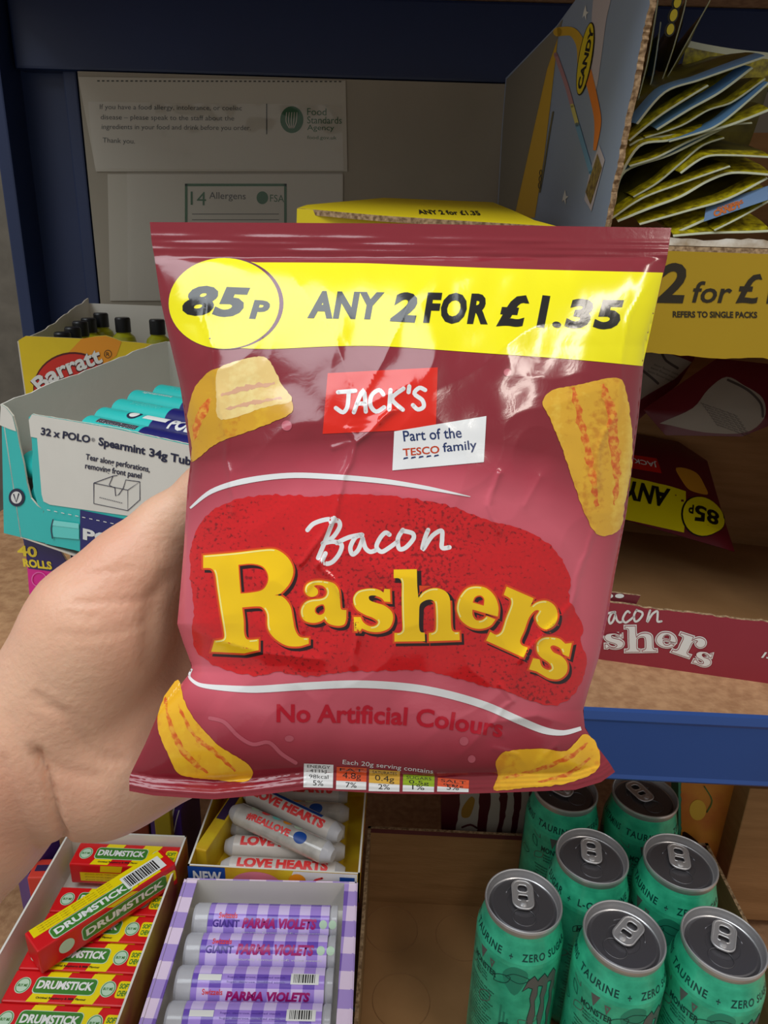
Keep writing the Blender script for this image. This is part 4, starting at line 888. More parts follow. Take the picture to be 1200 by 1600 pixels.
def hroll(kind):
    t = thing('heart_roll', (0, 0, 0), 'x', 'sweets', 'white message-sweet rolls in the yellow carton'); r = .0094; L = Wh - .035; ax = Matrix.Rotation(R(90), 4, 'Y')
    mb = MB(); mb.lathe([(r, .008), (r, L - .008)], wrapw if kind else clr, ax, n=30, cap=False)
    mp = lambda a, b: (Vector((a, -math.sin(b / r) * r, math.cos(b / r) * r)), Vector((0, -math.sin(b / r), math.cos(b / r))))
    P = lambda sh, m, off=.00012: mprint(mb, mp, (np.array(sh[0]), [list(q)[::-1] for q in sh[1]]), m, off, (0, .002))
    if kind == 1:
        P(txt('LOVE HEARTS', (.014, .008), (L - .014, .008), (.014, .0), .06), redl); P(rect(.03, -.001, L - .02, -.005), ink('blue_panel', (20, 70, 150))); P(poly(ell(.016, .001, .006, .006)), yl)
    elif kind == 0:
        P(txt('#REALLOVE', (.02, .008), (L - .04, .008), (.02, .0015), .05), redl); P(poly(ell(L - .03, .004, .006, .005)), ink('blue_panel', (20, 70, 150)))
        for k in range(5): P(poly(ell(.022 + k * .011, -.005, .004, .003)), (mint_, redl, roll_p, orp, mint_)[k], .00012)
    else: P(txt('LOVE HEARTS', (.014, .006), (L - .014, .006), (.014, -.003), .06), redl)
    mb.build('printed_wrapper', t)
    for x0, x1, s in ((0, .008, 1), (L - .008, L, -1)):
        mb = MB(); pr = [(r * .55, x0), (r * .75, x0 + .003), (r, x1)] if s > 0 else [(r, x0), (r * .75, x1 - .003), (r * .55, x1)]; mb.lathe(pr, clear, ax, n=20); mb.build('twisted_end', t)
    return t
hp = [hroll(0), hroll(1), hroll(2)]
zl = ZH - .019
spec = [(2, .017, Dh - .014, 0, zl, 'along the back wall of the yellow carton'), (0, .020, Dh - .036, 0, zl, 'second row, speckled green through its clear wrap'), (0, .018, Dh - .058, 0, zl, 'middle row under the two crossed rolls'), (2, .020, Dh - .080, 0, zl, 'fourth row, half hidden under the crossed rolls'), (2, .022, Dh - .103, 0, zl, 'along the front wall of the yellow carton'),
        (1, .028, Dh - .034, -28, ZH + .0005, 'crossed on top with bold red letters and a blue band'), (0, .022, Dh - .060, -25, ZH + .0005, 'crossed on top with a red hashtag')]
used = set()
for k, u, v, an, z, lab in spec:
    o = hp[k] if k not in used else copy_tree(hp[k]); used.add(k); p = frh.pt(u, v); o.location = (p.x, p.y, z); o.rotation_euler = (0, 0, R(an)); o['label'] = 'white message-sweet roll ' + lab
support(frh.O.x + .01, frh.O.x + Wh - .01, frh.O.y + .008, frh.O.y + Dh - .01, frh.O.z - .0008, label='plain brown carton hidden under the yellow carton of rolls')

# ---- purple goods left and behind the chew tray
def small_box(name, label, cat, quadpx, z, H, m, depth=.05, prints=()):
    """upright little carton whose front face top edge is seen at two photo points at height z"""
    a = atz(*quadpx[0], z); b = atz(*quadpx[1], z); U_ = (b - a); U_.z = 0; w_ = U_.length; U_.normalize(); B_ = Vector((-U_.y, U_.x, 0))
    t = thing(name, a + U_ * w_ / 2 - Vector((0, 0, H)), label, cat); fr = Fr(a - Vector((0, 0, H)), U_, (0, 0, 1))
    mt = Matrix(((U_.x, B_.x, 0, a.x), (U_.y, B_.y, 0, a.y), (0, 0, 1, a.z - H), (0, 0, 0, 1)))
    mb = MB(); mb.box(0, w_, 0, depth, 0, H, m, mt, bev=.0012)
    for sh, mm in prints: pprint(mb, fr, sh, mm, .0004)
    mb.build('carton_body', t); mb = MB(); mb.box(w_ * .15, w_ * .85, depth * .35, depth * .65, H, H + .0006, ink('carton_flap_seam', (60, 40, 80)), mt); mb.build('top_flap', t)
    return t
purp = mat('purple_print', (72, 46, 130), .35, var=.1)
t_ = small_box('chocolate_carton', 'purple chocolate carton beside the left wall of the chew bar tray', 'carton', ((40, 1335), (92, 1304)), .86, .135, purp, .03, [(txt('Cadbury', (62, 1372), (95, 1369), (63, 1358), .02), whitep)])
redb = mat('coral_print', (216, 66, 50), .4)
small_box('coral_carton', 'small coral red carton below the purple chocolate carton at the left', 'carton', ((42, 1372), (88, 1371)), .845, .12, redb, .02)
x0 = .0
small_box('purple_carton', 'purple carton with white script standing behind the chew bar tray', 'carton', ((232, 1262), (282, 1266)), .875, .15, purp, .05, [(stroke([(262, 1300), (268, 1280), (272, 1262)], 2.5, 3), whitep), (stroke([(272, 1300), (276, 1280), (280, 1266)], 1.6, 3), whitep)])
small_box('jelly_carton', 'red and brown sweet carton behind the chew bar tray, left of the purple one', 'carton', ((190, 1268), (230, 1268)), .870, .145, mat('red_brown_print', (150, 50, 40), .4, rgb2=(90, 70, 30), vscale=50), .05)
small_box('yellow_smile_carton', 'small yellow and purple carton further back behind the chew bar tray', 'carton', ((236, 1236), (262, 1238)), .90, .175, mat('yellow_dull_print', (180, 160, 40), .45), .03)
small_box('tall_sweet_box', 'tall yellow carton edge with blue lettering beside the rolls', 'carton', ((303, 1325), (322, 1330)), .885, .16, lht, .10, [])

# ---- can tray with its cans
ZC = ZLOW
xL = atz(575, 1293, ZC + .095).x; yBk = atz(640, 1295, ZC + .095).y; xR = .315
frt_ = Fr((xL, YF - .065 + .02, ZC), (1, 0, 0), (0, 1, 0)); yF0 = .305; frt_ = Fr((xL, yF0, ZC + .001), (1, 0, 0), (0, 1, 0)); Dt = yBk - yF0; Wt = xR - xL
# the lower shelf reaches further out than the upper one
dk_rim = mat('dark_maroon_rim', (96, 40, 44), .6)
# lower shelf extension board under tray front
mb = MB(); mb.box(XLf, .72, .22, YF + .002, ZLOW - .018, ZLOW, chipb, bev=.001); mb.build('deep_shelf_board', unit)
ct, res = tray('can_tray', 'brown cardboard tray holding mint green energy drink cans at the bottom right', 'tray', frt_, Wt, Dt, .095, dk_rim, card_br, card_bre, .003, fronth=.04)
for mb, ff, pn in res:
    if pn == 'back_panel': pprint(mb, Fr(ff.pt(Wt, 0, -.003), -ff.U, (0, 0, 1)), rect(0, .090, Wt, .095), dk_rim, .0003, False)
    mb.build(pn, ct)
mint = mat('mint_green_can', (74, 218, 172), .34, metal=.12, rgb2=(48, 180, 140), vscale=70, coat=.3)
tealp = ink('dark_teal_print', (10, 74, 66), .35); greyp = ink('grey_claw_print', (120, 122, 120), .35, metal=.3); alu = mat('brushed_aluminium', (214, 212, 212), .34, metal=.7); alud = mat('lid_aluminium', (118, 116, 120), .36, metal=.75)
scrm = mat('can_scribble', (44, 150, 120), .35)
PROF = [(.0245, 0), (.027, .003), (.0322, .013), (.033, .018), (.033, .137), (.0326, .1405), (.0312, .1455), (.0296, .152), (.0284, .158), (.0280, .1615)]
cum = [0]
for (r0, z0), (r1, z1) in zip(PROF, PROF[1:]): cum.append(cum[-1] + math.hypot(r1 - r0, z1 - z0))
def can_map(a, b):
    """a: angle in degrees from the front (positive to the right), b: distance along the wall"""
    i = 0
    while i < len(cum) - 2 and cum[i + 1] < b: i += 1
    u = (b - cum[i]) / (cum[i + 1] - cum[i]); r = PROF[i][0] + (PROF[i + 1][0] - PROF[i][0]) * u; z = PROF[i][1] + (PROF[i + 1][1] - PROF[i][1]) * u
    th = R(a) - math.pi / 2; n = Vector((math.cos(th), math.sin(th), .3 if z > .14 else 0)).normalized(); return Vector((r * math.cos(th), r * math.sin(th), z)), n
CT = thing('drink_can', (0, 0, 0), 'x', 'can', 'mint green cans in the cardboard tray')
mb = MB(); mb.lathe(PROF, mint, n=64, cap=False); mb.add([(PROF[0][0] * math.cos(2 * math.pi * k / 64), PROF[0][0] * math.sin(2 * math.pi * k / 64), 0) for k in range(64)], [list(range(64))[::-1]], mint)
P = lambda sh, m, off=.00012: mprint(mb, can_map, sh, m, off, (5, .006))
S0 = .1445
for t, a0, a1 in (('TAURINE', -78, -20), ('+', -9, -4), ('ZERO SUGAR', 8, 86), ('+', 96, 101), ('L-CARNITINE', 112, 196), ('+', 206, 211), ('B-VITAMINS', 222, 272)):
    h = .0062 if t != '+' else .0042
    P(txt(t, (a0, S0 + .001), (a1, S0 + .001), (a0, S0 + .001 + h), .022, 0, 1.15), tealp)
for base in (0, 180):
    sc = lambda pts: [(base + 22 + x * .9, .062 + y * .001) for x, y in pts]
    for cx, k in ((0, 1), (16, .9), (33, 1)):
        L1 = [(cx - 3, 66), (cx + 5, 70), (cx + 12, 64), (cx + 13, 50), (cx + 10, 44), (cx + 14, 30), (cx + 11, 14), (cx + 13, 0), (cx + 9, -14), (cx + 6, -2), (cx + 7, 14), (cx + 3, 26), (cx + 6, 40), (cx + 3, 48), (cx + 5, 58), (cx - 2, 60), (cx - 9, 56)]
        P(poly(sc(offset_loop(L1, 1.0))), tealp); P(poly(sc(L1)), greyp, .0002)
    # sketched leaves and strokes
    rn = random.Random(base + 1)
    for k in range(13):
        x = -44 + rn.uniform(0, 92); y = 30 + rn.uniform(0, 104); s_ = rn.uniform(.7, 1.3); a_ = rn.uniform(0, 3.1)
        lp_ = [(x + s_ * (px_ * math.cos(a_) - py_ * math.sin(a_)), y + s_ * (px_ * math.sin(a_) + py_ * math.cos(a_))) for px_, py_ in ((0, 0), (5, 3.5), (11, 2), (14, -1), (8, -3.5), (0, 0))]
        v_, f_2 = stroke(lp_, .55, 4, False); P((np.array([(base + 30 + q[0] * 1.736, min(.138, q[1] * .001)) for q in v_]), f_2), greyp if k % 2 else tealp, .00024)
    tri_ = [(base - 34, .136), (base - 26, .136), (base - 30, .127)]; P(poly(tri_, offset_loop([(x * 1, y) for x, y in tri_], 0)[:0] or [(base - 31.5, .1345), (base - 28.5, .1345), (base - 30, .131)]), greyp)
    P(poly([(base - 52, .139), (base - 40, .140), (base - 47, .128)]), greyp)
    P(txt('MONSTER', (base - 64, .121), (base - 22, .121), (base - 64, .127), .03), tealp)
    for k in range(3): P(txt('ENERGY ULTRA', (base - 60 + k, .117 - k * .003), (base - 36 + k, .117 - k * .003), (base - 60 + k, .1188 - k * .003), .02), tealp)
    tx = ['carbonated water, citric acid, taurine', 'sodium citrate, flavourings, sucralose', 'panax ginseng root, potassium sorbate', 'caffeine, benzoate, acesulfame', 'l-carnitine l-tartrate, inositol', 'high caffeine content, not for', 'children or pregnant women', 'store in a cool dry place']
    for k in range(22): P(txt(tx[k % 8], (base - 72 + (k % 3) * 2, .103 - k * .0034), (base - 22 - (k % 4) * 3, .103 - k * .0034), (base - 72 + (k % 3) * 2, .1052 - k * .0034), .02), tealp)
    P(poly(catm([(base - 14, .128), (base - 4, .139), (base + 10, .139), (base + 18, .132), (base + 4, .112)], True, 4)), scrm)
    for k in range(4): P(rect(base - 12 + k * 5, .052, base - 9.5 + k * 5, .098 - k * .006), scrm)
mb.build('can_body', CT)
mb = MB(); mb.lathe([(.0280, .1612), (.0288, .1640), (.02905, .1662), (.0287, .1678), (.0281, .1680), (.0276, .1674), (.0272, .1650), (.0262, .1612), (.0254, .1606)], alu, n=64, cap=False); mb.build('rim', CT)
mb = MB(); pr = [(.0254, .1606), (.0246, .1612), (.0238, .1626), (.0228, .1630), (.0120, .1630), (.0115, .1626), (.0001, .1626)]; mb.lathe(pr, alud, n=48, cap=False)
# scored opening and embossed bead
mb.tube([(.0 + .0085 * math.cos(t), -.0115 + .0075 * math.sin(t), .1631) for t in [2 * math.pi * k / 24 for k in range(24)]], .0005, alud, 6, True)
mb.tube([(.0140 * math.cos(t), .0 + .018 * math.sin(t), .1631) for t in [math.pi * (.15 + .7 * k / 16) for k in range(17)]], .0006, alud, 6); mb.build('lid', CT)
mb = MB(); o_l = rrect(-.0075, -.006, .0075, .019, .006, 6); i1 = rrect(-.0042, .0085, .0042, .0155, .003, 5); i2 = rrect(-.0042, .001, .0042, .0062, .0018, 4)
v, f = poly(o_l, i1, i2); n_ = len(v)
mb.add([(x, y, .1658) for x, y in v], f, alu); mb.add([(x, y, .1646) for x, y in v], [list(q)[::-1] for q in f], alu)
for lp, k in ((o_l, .0009), (i1, .0007), (i2, .0007)): mb.tube([(x, y, .1654) for x, y in lp], k, alu, 8, True)
mb.lathe([(.0026, .163), (.0026, .1668), (.0012, .1672)], alu, Matrix.Translation((0, -.0018, 0)), 16); mb.build('ring_pull', CT)
zr = ZLOW + .001 + .0012
rimz = zr + .168
CANS = [((757+879.6)/2, (1352.6+1457.5)/2, 0, 0, 'front left, beside the empty part of the tray'), (975.6, 1458.7, 28, -30, 'front middle with its ring pull turned left'), (1131, 1469, 18, -4, 'front right, at the right edge of the photo'), (925.3, 1335, -120, 0, 'second row left, with a black round badge'), (1063.5, 1344, 2, 5, 'second row right'), (884, 1232, 40, 60, 'back row left, below the packet corner'), (1008, 1240, 60, 40, 'back row right, half under the blue beam'),
        (860, 1640, 10, 0, ''), (1040, 1660, 0, 0, '')]
used = 0
for i, (cx, cy, rot, rot2, lab) in enumerate(CANS):
    if i > 6: break
    o = CT if not used else copy_tree(CT); used += 1; p = atz(cx, cy, rimz); o.location = (p.x, p.y, zr); o.rotation_euler = (0, 0, R(rot - math.degrees(math.atan2(p.x, p.y)) * 1.0)); o['label'] = 'mint green drink can, ' + lab
    for ch in o.children:
        if ch.name.startswith('ring_pull') or ch.name.startswith('lid'): ch.rotation_euler = (0, 0, R(rot2 - rot + 10))
bpy.context.view_layer.update()
# round dents pressed in the tray floor by missing cans
dent = mat('cardboard_dent', (158, 116, 74), .85)
for px, py in ((627, 1562), (612, 1450), (722, 1462), (640, 1700)):
    p = atz(px, py, ZLOW + .003); mb = MB(); mb.tube([(p.x + .0255 * math.cos(2 * math.pi * k / 40), p.y + .0255 * math.sin(2 * math.pi * k / 40), ZLOW + .0020) for k in range(40)], .0004, dent, 6, True); mb.build('pressed_ring', ct)

# things behind the cans
cr = small_box('brown_carton', 'plain brown carton behind the cans at the right edge', 'box', ((1172, 1232), (1330, 1240)), .90, .16, card_br, .08)
stm = mat('orange_fruit_print', (214, 140, 50), .4, rgb2=(190, 90, 40), vscale=22)
def standing(name, label, pts, yy, m, prints):
    fr = Fr((0, yy, ZLOW), (1, 0, 0), (0, 0, 1)); t = thing(name, fr.pt(*fr.px(*pts[0])), label, 'multipack'); mb = MB(); lp = fr.pxs(pts); mb.prism(fr, lp, .02, m, m, m)
    for sh, mm, l in prints: pprint(mb, fr, sh, mm, .0003 * l)
    mb.build('film_wrap', t); mb = MB(); top = [p for p in lp]; xs = [p[0] for p in lp]; zs = [p[1] for p in lp]
    mb.box(min(xs), max(xs), yy + .006, yy + .014, ZLOW + max(zs) - .001, ZLOW + max(zs) + .006, m); mb.build('top_seal', t)
    return t
zz_ = lambda px, yy: Fr((0, yy, ZLOW), (1, 0, 0), (0, 0, 1))
yS = yBk + .012
bot_y = 1420
standing('fruit_drink_pack', 'orange and green fruit drink multipack behind the right cans', [(1060, bot_y), (1135, bot_y), (1140, 1330), (1150, 1290), (1160, 1250), (1165, 1205), (1060, 1200)], yS, ink('teal_edge_print', (60, 140, 110), .4),
         [(poly(ragged([(1064, 1210), (1150, 1215), (1146, 1250), (1138, 1290), (1132, 1330), (1125, 1400), (1064, 1400)], 2, 7)), stm, 1), (poly(ell(1090, 1265, 13, 16)), ink('pale_orange_print', (226, 180, 60)), 2), (poly(catm([(1066, 1300), (1085, 1310), (1100, 1330), (1075, 1345)], True, 4)), ink('dark_brown_print', (50, 24, 12)), 2), (stroke([(1100, 1228), (1112, 1250), (1104, 1268)], 2, 4), ink('green_squiggle', (70, 110, 50)), 3)])
stp = ink('pale_stripe_print', (168, 158, 148), .35); mst = ink('deep_maroon_print', (74, 16, 26), .35)
standing('striped_snack_pack', 'dark maroon and white striped snack multipack behind the empty part of the tray', [(690, bot_y), (880, bot_y), (880, 1200), (690, 1200)], yS, mst,
         [(poly(ragged([(x0, 1200), (x1, 1200), (x1 + 3, 1260), (x1 - 4, 1320), (x1, 1400), (x0, 1400), (x0 - 5, 1300), (x0 + 3, 1250)], 2.5, x0, 6)), stp, 1) for x0, x1 in ((716, 746), (764, 778), (790, 800), (812, 824), (848, 862))] +
         [(poly(catm([(722, 1262), (736, 1244), (742, 1250), (734, 1275), (722, 1276)], True, 4)), ink('gold_motif', (150, 110, 40)), 2), (stroke([(722, 1292), (735, 1288), (745, 1293)], 3, 3), mst, 2)])

# ============================================================ THE PACKET OF CRISPS
def interp(tab, x):
    if x <= tab[0][0]: return tab[0][1]
    for (a, b), (c, d) in zip(tab, tab[1:]):
        if x <= c: return b + (d - b) * (x - a) / (c - a)
    return tab[-1][1]
XL = [(347, 234), (378, 237), (400, 241), (470, 251), (520, 262), (600, 281), (680, 293), (720, 298), (760, 293), (860, 287), (920, 282), (975, 277), (1003, 286), (1040, 300), (1050, 298), (1070, 282), (1115, 247), (1160, 228), (1205, 206), (1215, 202), (1236, 202)]
XR = [(356, 1049), (378, 1046), (405, 1042), (430, 1036), (480, 1025), (540, 1008), (575, 1005), (650, 998), (720, 989), (800, 979), (900, 960), (960, 950), (1030, 935), (1080, 919), (1110, 911), (1138, 914), (1165, 932), (1190, 951), (1206, 961), (1212, 948)]
YT = [(234, 347), (600, 349), (1049, 356)]
YB = [(202, 1236), (240, 1243), (300, 1247), (335, 1249), (400, 1243), (480, 1233), (600, 1240), (700, 1241), (800, 1238), (900, 1234), (940, 1222), (962, 1206)]
def segd(x, y, pts):
    best = 1e9
    for (x0, y0), (x1, y1) in zip(pts, pts[1:]):
        dx, dy = x1 - x0, y1 - y0; t = max(0, min(1, ((x - x0) * dx + (y - y0) * dy) / (dx * dx + dy * dy)))
        d = math.hypot(x - x0 - t * dx, y - y0 - t * dy); best = min(best, d)
    return best
CREASE = [([(322, 470), (330, 540), (345, 640), (356, 720), (366, 800)], .9, 16, 95),
          ([(610, 640), (560, 690), (535, 750), (520, 815), (470, 880)], .8, 13, 95),
          ([(500, 880), (540, 940), (560, 985), (552, 1040)], .8, 12, 90),
          ([(1020, 430), (985, 490), (970, 560), (965, 640), (935, 700), (930, 760)], .9, 15, 95),
          ([(925, 830), (905, 900), (895, 945), (850, 990), (815, 1030)], .7, 11, 90),
          ([(277, 975), (340, 1000), (420, 1022), (500, 1030)], 1.6, 26, 150),
          ([(720, 1180), (770, 1130), (840, 1118), (915, 1140)], 2.2, 26, 130),
          ([(440, 405), (520, 520), (560, 640), (640, 600)], .9, 22, 130),
          ([(700, 405), (640, 470), (600, 560), (555, 640)], .9, 20, 130),
          ([(250, 400), (290, 450), (330, 540)], .8, 18, 110),
          ([(770, 1170), (810, 1180), (830, 1205), (870, 1165)], .8, 9, 60),
          ([(780, 740), (765, 790), (780, 830)], .5, 9, 60), ([(845, 745), (820, 790)], .5, 10, 60)]
GX0, GY0, GS = 190.0, 335.0, 2.0
GNX, GNY = 440, 465
def _grid():
    xs = GX0 + GS * np.arange(GNX); ys = GY0 + GS * np.arange(GNY); X, Y = np.meshgrid(xs, ys)
    xl = np.interp(ys, *zip(*XL))[:, None]; xr = np.interp(ys, *zip(*XR))[:, None]; yb = np.interp(xs, *zip(*YB))[None, :]
    s = np.clip((X - xl) / (xr - xl), 0, 1); t = np.clip((Y - 403) / (yb - 28 - 403), 0, 1)
    ps = (4 * s * (1 - s)) ** .62; pt = np.maximum(0, 1 - abs(2 * t - 1) ** 2.3) ** .75
    env = np.minimum(1, np.minimum(s, 1 - s) * 9) * np.minimum(1, np.minimum(t, 1 - t) * 8)
    h = 25 * ps * pt
    def N(a, b, z, st=1):
        # sampled on a coarser lattice and interpolated
        xx = xs[::st]; yy = ys[::st]; A = np.array([[noise.noise(Vector((x / a, y / b, z))) for x in xx] for y in yy])
        A = np.array([np.interp(xs, xx, r) for r in A]); return np.array([np.interp(ys, yy, c) for c in A.T]).T
    h += env * (HN1 * abs(N(210, 170, 3.1, 4)) + HN2 * abs(N(95, 120, 7.7, 3)) + HN3 * N(40, 46, 1.3, 2))
    h += 1.1 * np.exp(-np.maximum(0, Y - 403) / 60) * N(34, 400, 5.5, 2) * np.clip((Y - 400) / 12, 0, 1)
    h += 1.6 * np.exp(-np.maximum(0, yb - 26 - Y) / 55) * N(52, 300, 9.5, 2) * np.clip((yb - 26 - Y) / 14, 0, 1)
    h += 1.5 * np.exp(-np.maximum(0, X - xl) / 50) * N(300, 70, 2.5, 3) * np.clip((X - xl) / 20, 0, 1)
    for pts, a, w, rad in CREASE:
        d = np.full(X.shape, 1e9)
        for (x0, y0), (x1, y1) in zip(pts, pts[1:]):
            dx, dy = x1 - x0, y1 - y0; q = np.clip(((X - x0) * dx + (Y - y0) * dy) / (dx * dx + dy * dy), 0, 1)
            d = np.minimum(d, np.hypot(X - x0 - q * dx, Y - y0 - q * dy))
        h += np.where(d < rad, env * a * np.exp(-d / w) * (1 - d / rad), 0)
    wob = 7 * N(60, 26, 4.4, 2)
    for pts, a in ((CREASE[0][0], .45), (CREASE[1][0], .5), (CREASE[2][0], .5), (CREASE[3][0], .4), (CREASE[4][0], .45), (CREASE[10][0], .5), (CREASE[11][0], .4), ([(505, 870), (485, 905), (470, 945), (478, 985)], .4), ([(545, 660), (590, 655), (620, 640)], .5), ([(780, 1070), (800, 1095), (770, 1130), (785, 1150)], .45), ([(520, 700), (560, 690), (540, 670), (590, 660)], .4)):
        d = np.full(X.shape, 1e9)
        for (x0, y0), (x1, y1) in zip(pts, pts[1:]):
            dx, dy = x1 - x0, y1 - y0; q = np.clip(((X - x0) * dx + (Y - y0) * dy) / (dx * dx + dy * dy), 0, 1)
            d = np.minimum(d, np.hypot(X + wob - x0 - q * dx, Y - y0 - q * dy))
        h += env * a * np.exp(-(d / 4.2) ** 2)
    h -= 4.5 * np.exp(-((X - 275) / 70) ** 2 - ((Y - 1030) / 55) ** 2)
    for yc in (374, 384, 394): h += np.where(Y < 407, .15 * (1 + .9 * np.sin(X / 31 + yc) * np.sin(X / 83 + yc * 2)) * np.exp(-((Y - yc - (X - 640) * .012) / 3.4) ** 2), 0)
    q = yb - Y
    for qc in (10, 17, 24): h += np.where(q < 32, .45 * np.exp(-((q - qc) / 2.6) ** 2) * np.where(X < 480, 1, .6), 0)
    k = np.clip((30 - q) / 24, 0, 1); h += 4 * k * k * (3 - 2 * k) * np.exp(-((X - 330) / 140) ** 2)
    return h
HN1, HN2, HN3 = -2.6, -1.3, .35
HG = _grid()
_cm0 = np.array([list(CX), list(CY), list(-CZ)])
_YY, _XX = np.meshgrid(GY0 + GS * np.arange(GNY), GX0 + GS * np.arange(GNX), indexing='ij')
_D = (.238 - (_YY - 800) * .000006) - HG * .001
_P = np.stack([(_XX - 600) / FPX * _D, (800 - _YY) / FPX * _D, _D], -1) @ _cm0
_N = np.cross(np.gradient(_P, axis=0), np.gradient(_P, axis=1)); _N /= np.linalg.norm(_N, axis=-1, keepdims=True)
_ry = np.stack([(_XX - 600) / FPX, (800 - _YY) / FPX, np.ones_like(_XX)], -1) @ _cm0
_N *= -np.sign((_N * _ry).sum(-1, keepdims=True))
def _bil(A, x, y):
    u = min(max((x - GX0) / GS, 0), GNX - 1.001); v = min(max((y - GY0) / GS, 0), GNY - 1.001); i, j = int(u), int(v); u -= i; v -= j
    return (A[j, i] * (1 - u) + A[j, i + 1] * u) * (1 - v) + (A[j + 1, i] * (1 - u) + A[j + 1, i + 1] * u) * v
def bag_h(x, y): return float(_bil(HG, x, y))
def bag_depth(x, y): return .238 - (y - 800) * .000006
def bag_pt(x, y, off=0): return CAM + ray(x, y) * (bag_depth(x, y) - bag_h(x, y) * .001 - off)
def bag_map(x, y):
    n = Vector(_bil(_N, x, y)); n.normalize(); return bag_pt(x, y), n

def film(name, build, rough=.16):
    """glossy printed film; build(nt, uv) returns the colour socket or an rgb"""
    m = bpy.data.materials.new(name); m.use_nodes = True; nt = m.node_tree; b = nt.nodes['Principled BSDF']
    b.inputs['Roughness'].default_value = rough; b.inputs['Specular IOR Level'].default_value = .55
    b.inputs['Coat Weight'].default_value = .2; b.inputs['Coat Roughness'].default_value = .05
    uv = nt.nodes.new('ShaderNodeUVMap'); uv.uv_map = 'uv'
    c = build(nt, uv.outputs[0])
    if isinstance(c, tuple): b.inputs['Base Color'].default_value = lin(c)
    else: nt.links.new(c, b.inputs['Base Color'])
    n2 = nt.nodes.new('ShaderNodeTexNoise'); n2.inputs['Scale'].default_value = 38; n2.inputs['Detail'].default_value = 5; n2.inputs['Distortion'].default_value = .8
    nt.links.new(uv.outputs[0], n2.inputs[0])
    bp = nt.nodes.new('ShaderNodeBump'); bp.inputs['Strength'].default_value = .13; bp.inputs['Distance'].default_value = .0005
    nt.links.new(n2.outputs[0], bp.inputs['Height']); nt.links.new(bp.outputs[0], b.inputs['Normal']); nt.links.new(bp.outputs[0], b.inputs['Coat Normal'])
    return m
def nramp(nt, f, stops):
    r = nt.nodes.new('ShaderNodeValToRGB'); e = r.color_ramp.elements
    while len(e) < len(stops): e.new(.5)
    for i, (p, c) in enumerate(stops): e[i].position = p; e[i].color = lin(c)
    nt.links.new(f, r.inputs[0]); return r.outputs[0]
def b_base(nt, uv):
    # the printed design fades from maroon to pink around the red flash (uv = tenths of the printed sheet)
    sx = nt.nodes.new('ShaderNodeSeparateXYZ'); nt.links.new(uv, sx.inputs[0])
    u, v = sx.outputs[0], sx.outputs[1]
    dx = nmath(nt, 'DIVIDE', nmath(nt, 'SUBTRACT', u, .60), .46); dy = nmath(nt, 'DIVIDE', nmath(nt, 'SUBTRACT', v, .945), .27)
    d = nmath(nt, 'SQRT', nmath(nt, 'ADD', nmath(nt, 'POWER', nmath(nt, 'ABSOLUTE', dx), 2.6), nmath(nt, 'POWER', nmath(nt, 'ABSOLUTE', dy), 2.6)))
    return nramp(nt, d, [(.60, (210, 94, 110)), (.78, (174, 60, 76)), (.96, (134, 32, 45))])
def b_blob(nt, uv):
    n = nt.nodes.new('ShaderNodeTexNoise'); n.inputs['Scale'].default_value = 170; n.inputs['Detail'].default_value = 3; nt.links.new(uv, n.inputs[0])
    n2 = nt.nodes.new('ShaderNodeTexNoise'); n2.inputs['Scale'].default_value = 5; nt.links.new(uv, n2.inputs[0])
    f = nmath(nt, 'ADD', n.outputs[0], nmath(nt, 'MULTIPLY', nmath(nt, 'SUBTRACT', n2.outputs[0], .5), .55))
    return nramp(nt, f, [(.3, (216, 16, 26)), (.60, (206, 18, 26)), (.70, (140, 8, 18))])
def b_chip(lightc, mid, streak, rot, sc=26):
    def f(nt, uv):
        mp = nt.nodes.new('ShaderNodeMapping'); mp.inputs['Rotation'].default_value = (0, 0, rot); mp.inputs['Scale'].default_value = (1, .12, 1); nt.links.new(uv, mp.inputs[0])
        n = nt.nodes.new('ShaderNodeTexNoise'); n.inputs['Scale'].default_value = sc; n.inputs['Detail'].default_value = 2; n.inputs['Distortion'].default_value = .3; nt.links.new(mp.outputs[0], n.inputs[0])
        n2 = nt.nodes.new('ShaderNodeTexNoise'); n2.inputs['Scale'].default_value = 95; n2.inputs['Detail'].default_value = 5; nt.links.new(uv, n2.inputs[0])
        fac = nmath(nt, 'ADD', nmath(nt, 'MULTIPLY', n.outputs[0], .8), nmath(nt, 'MULTIPLY', n2.outputs[0], .35))
        return nramp(nt, fac, [(.42, lightc), (.56, mid), (.645, mid), (.72, streak)])
    return f
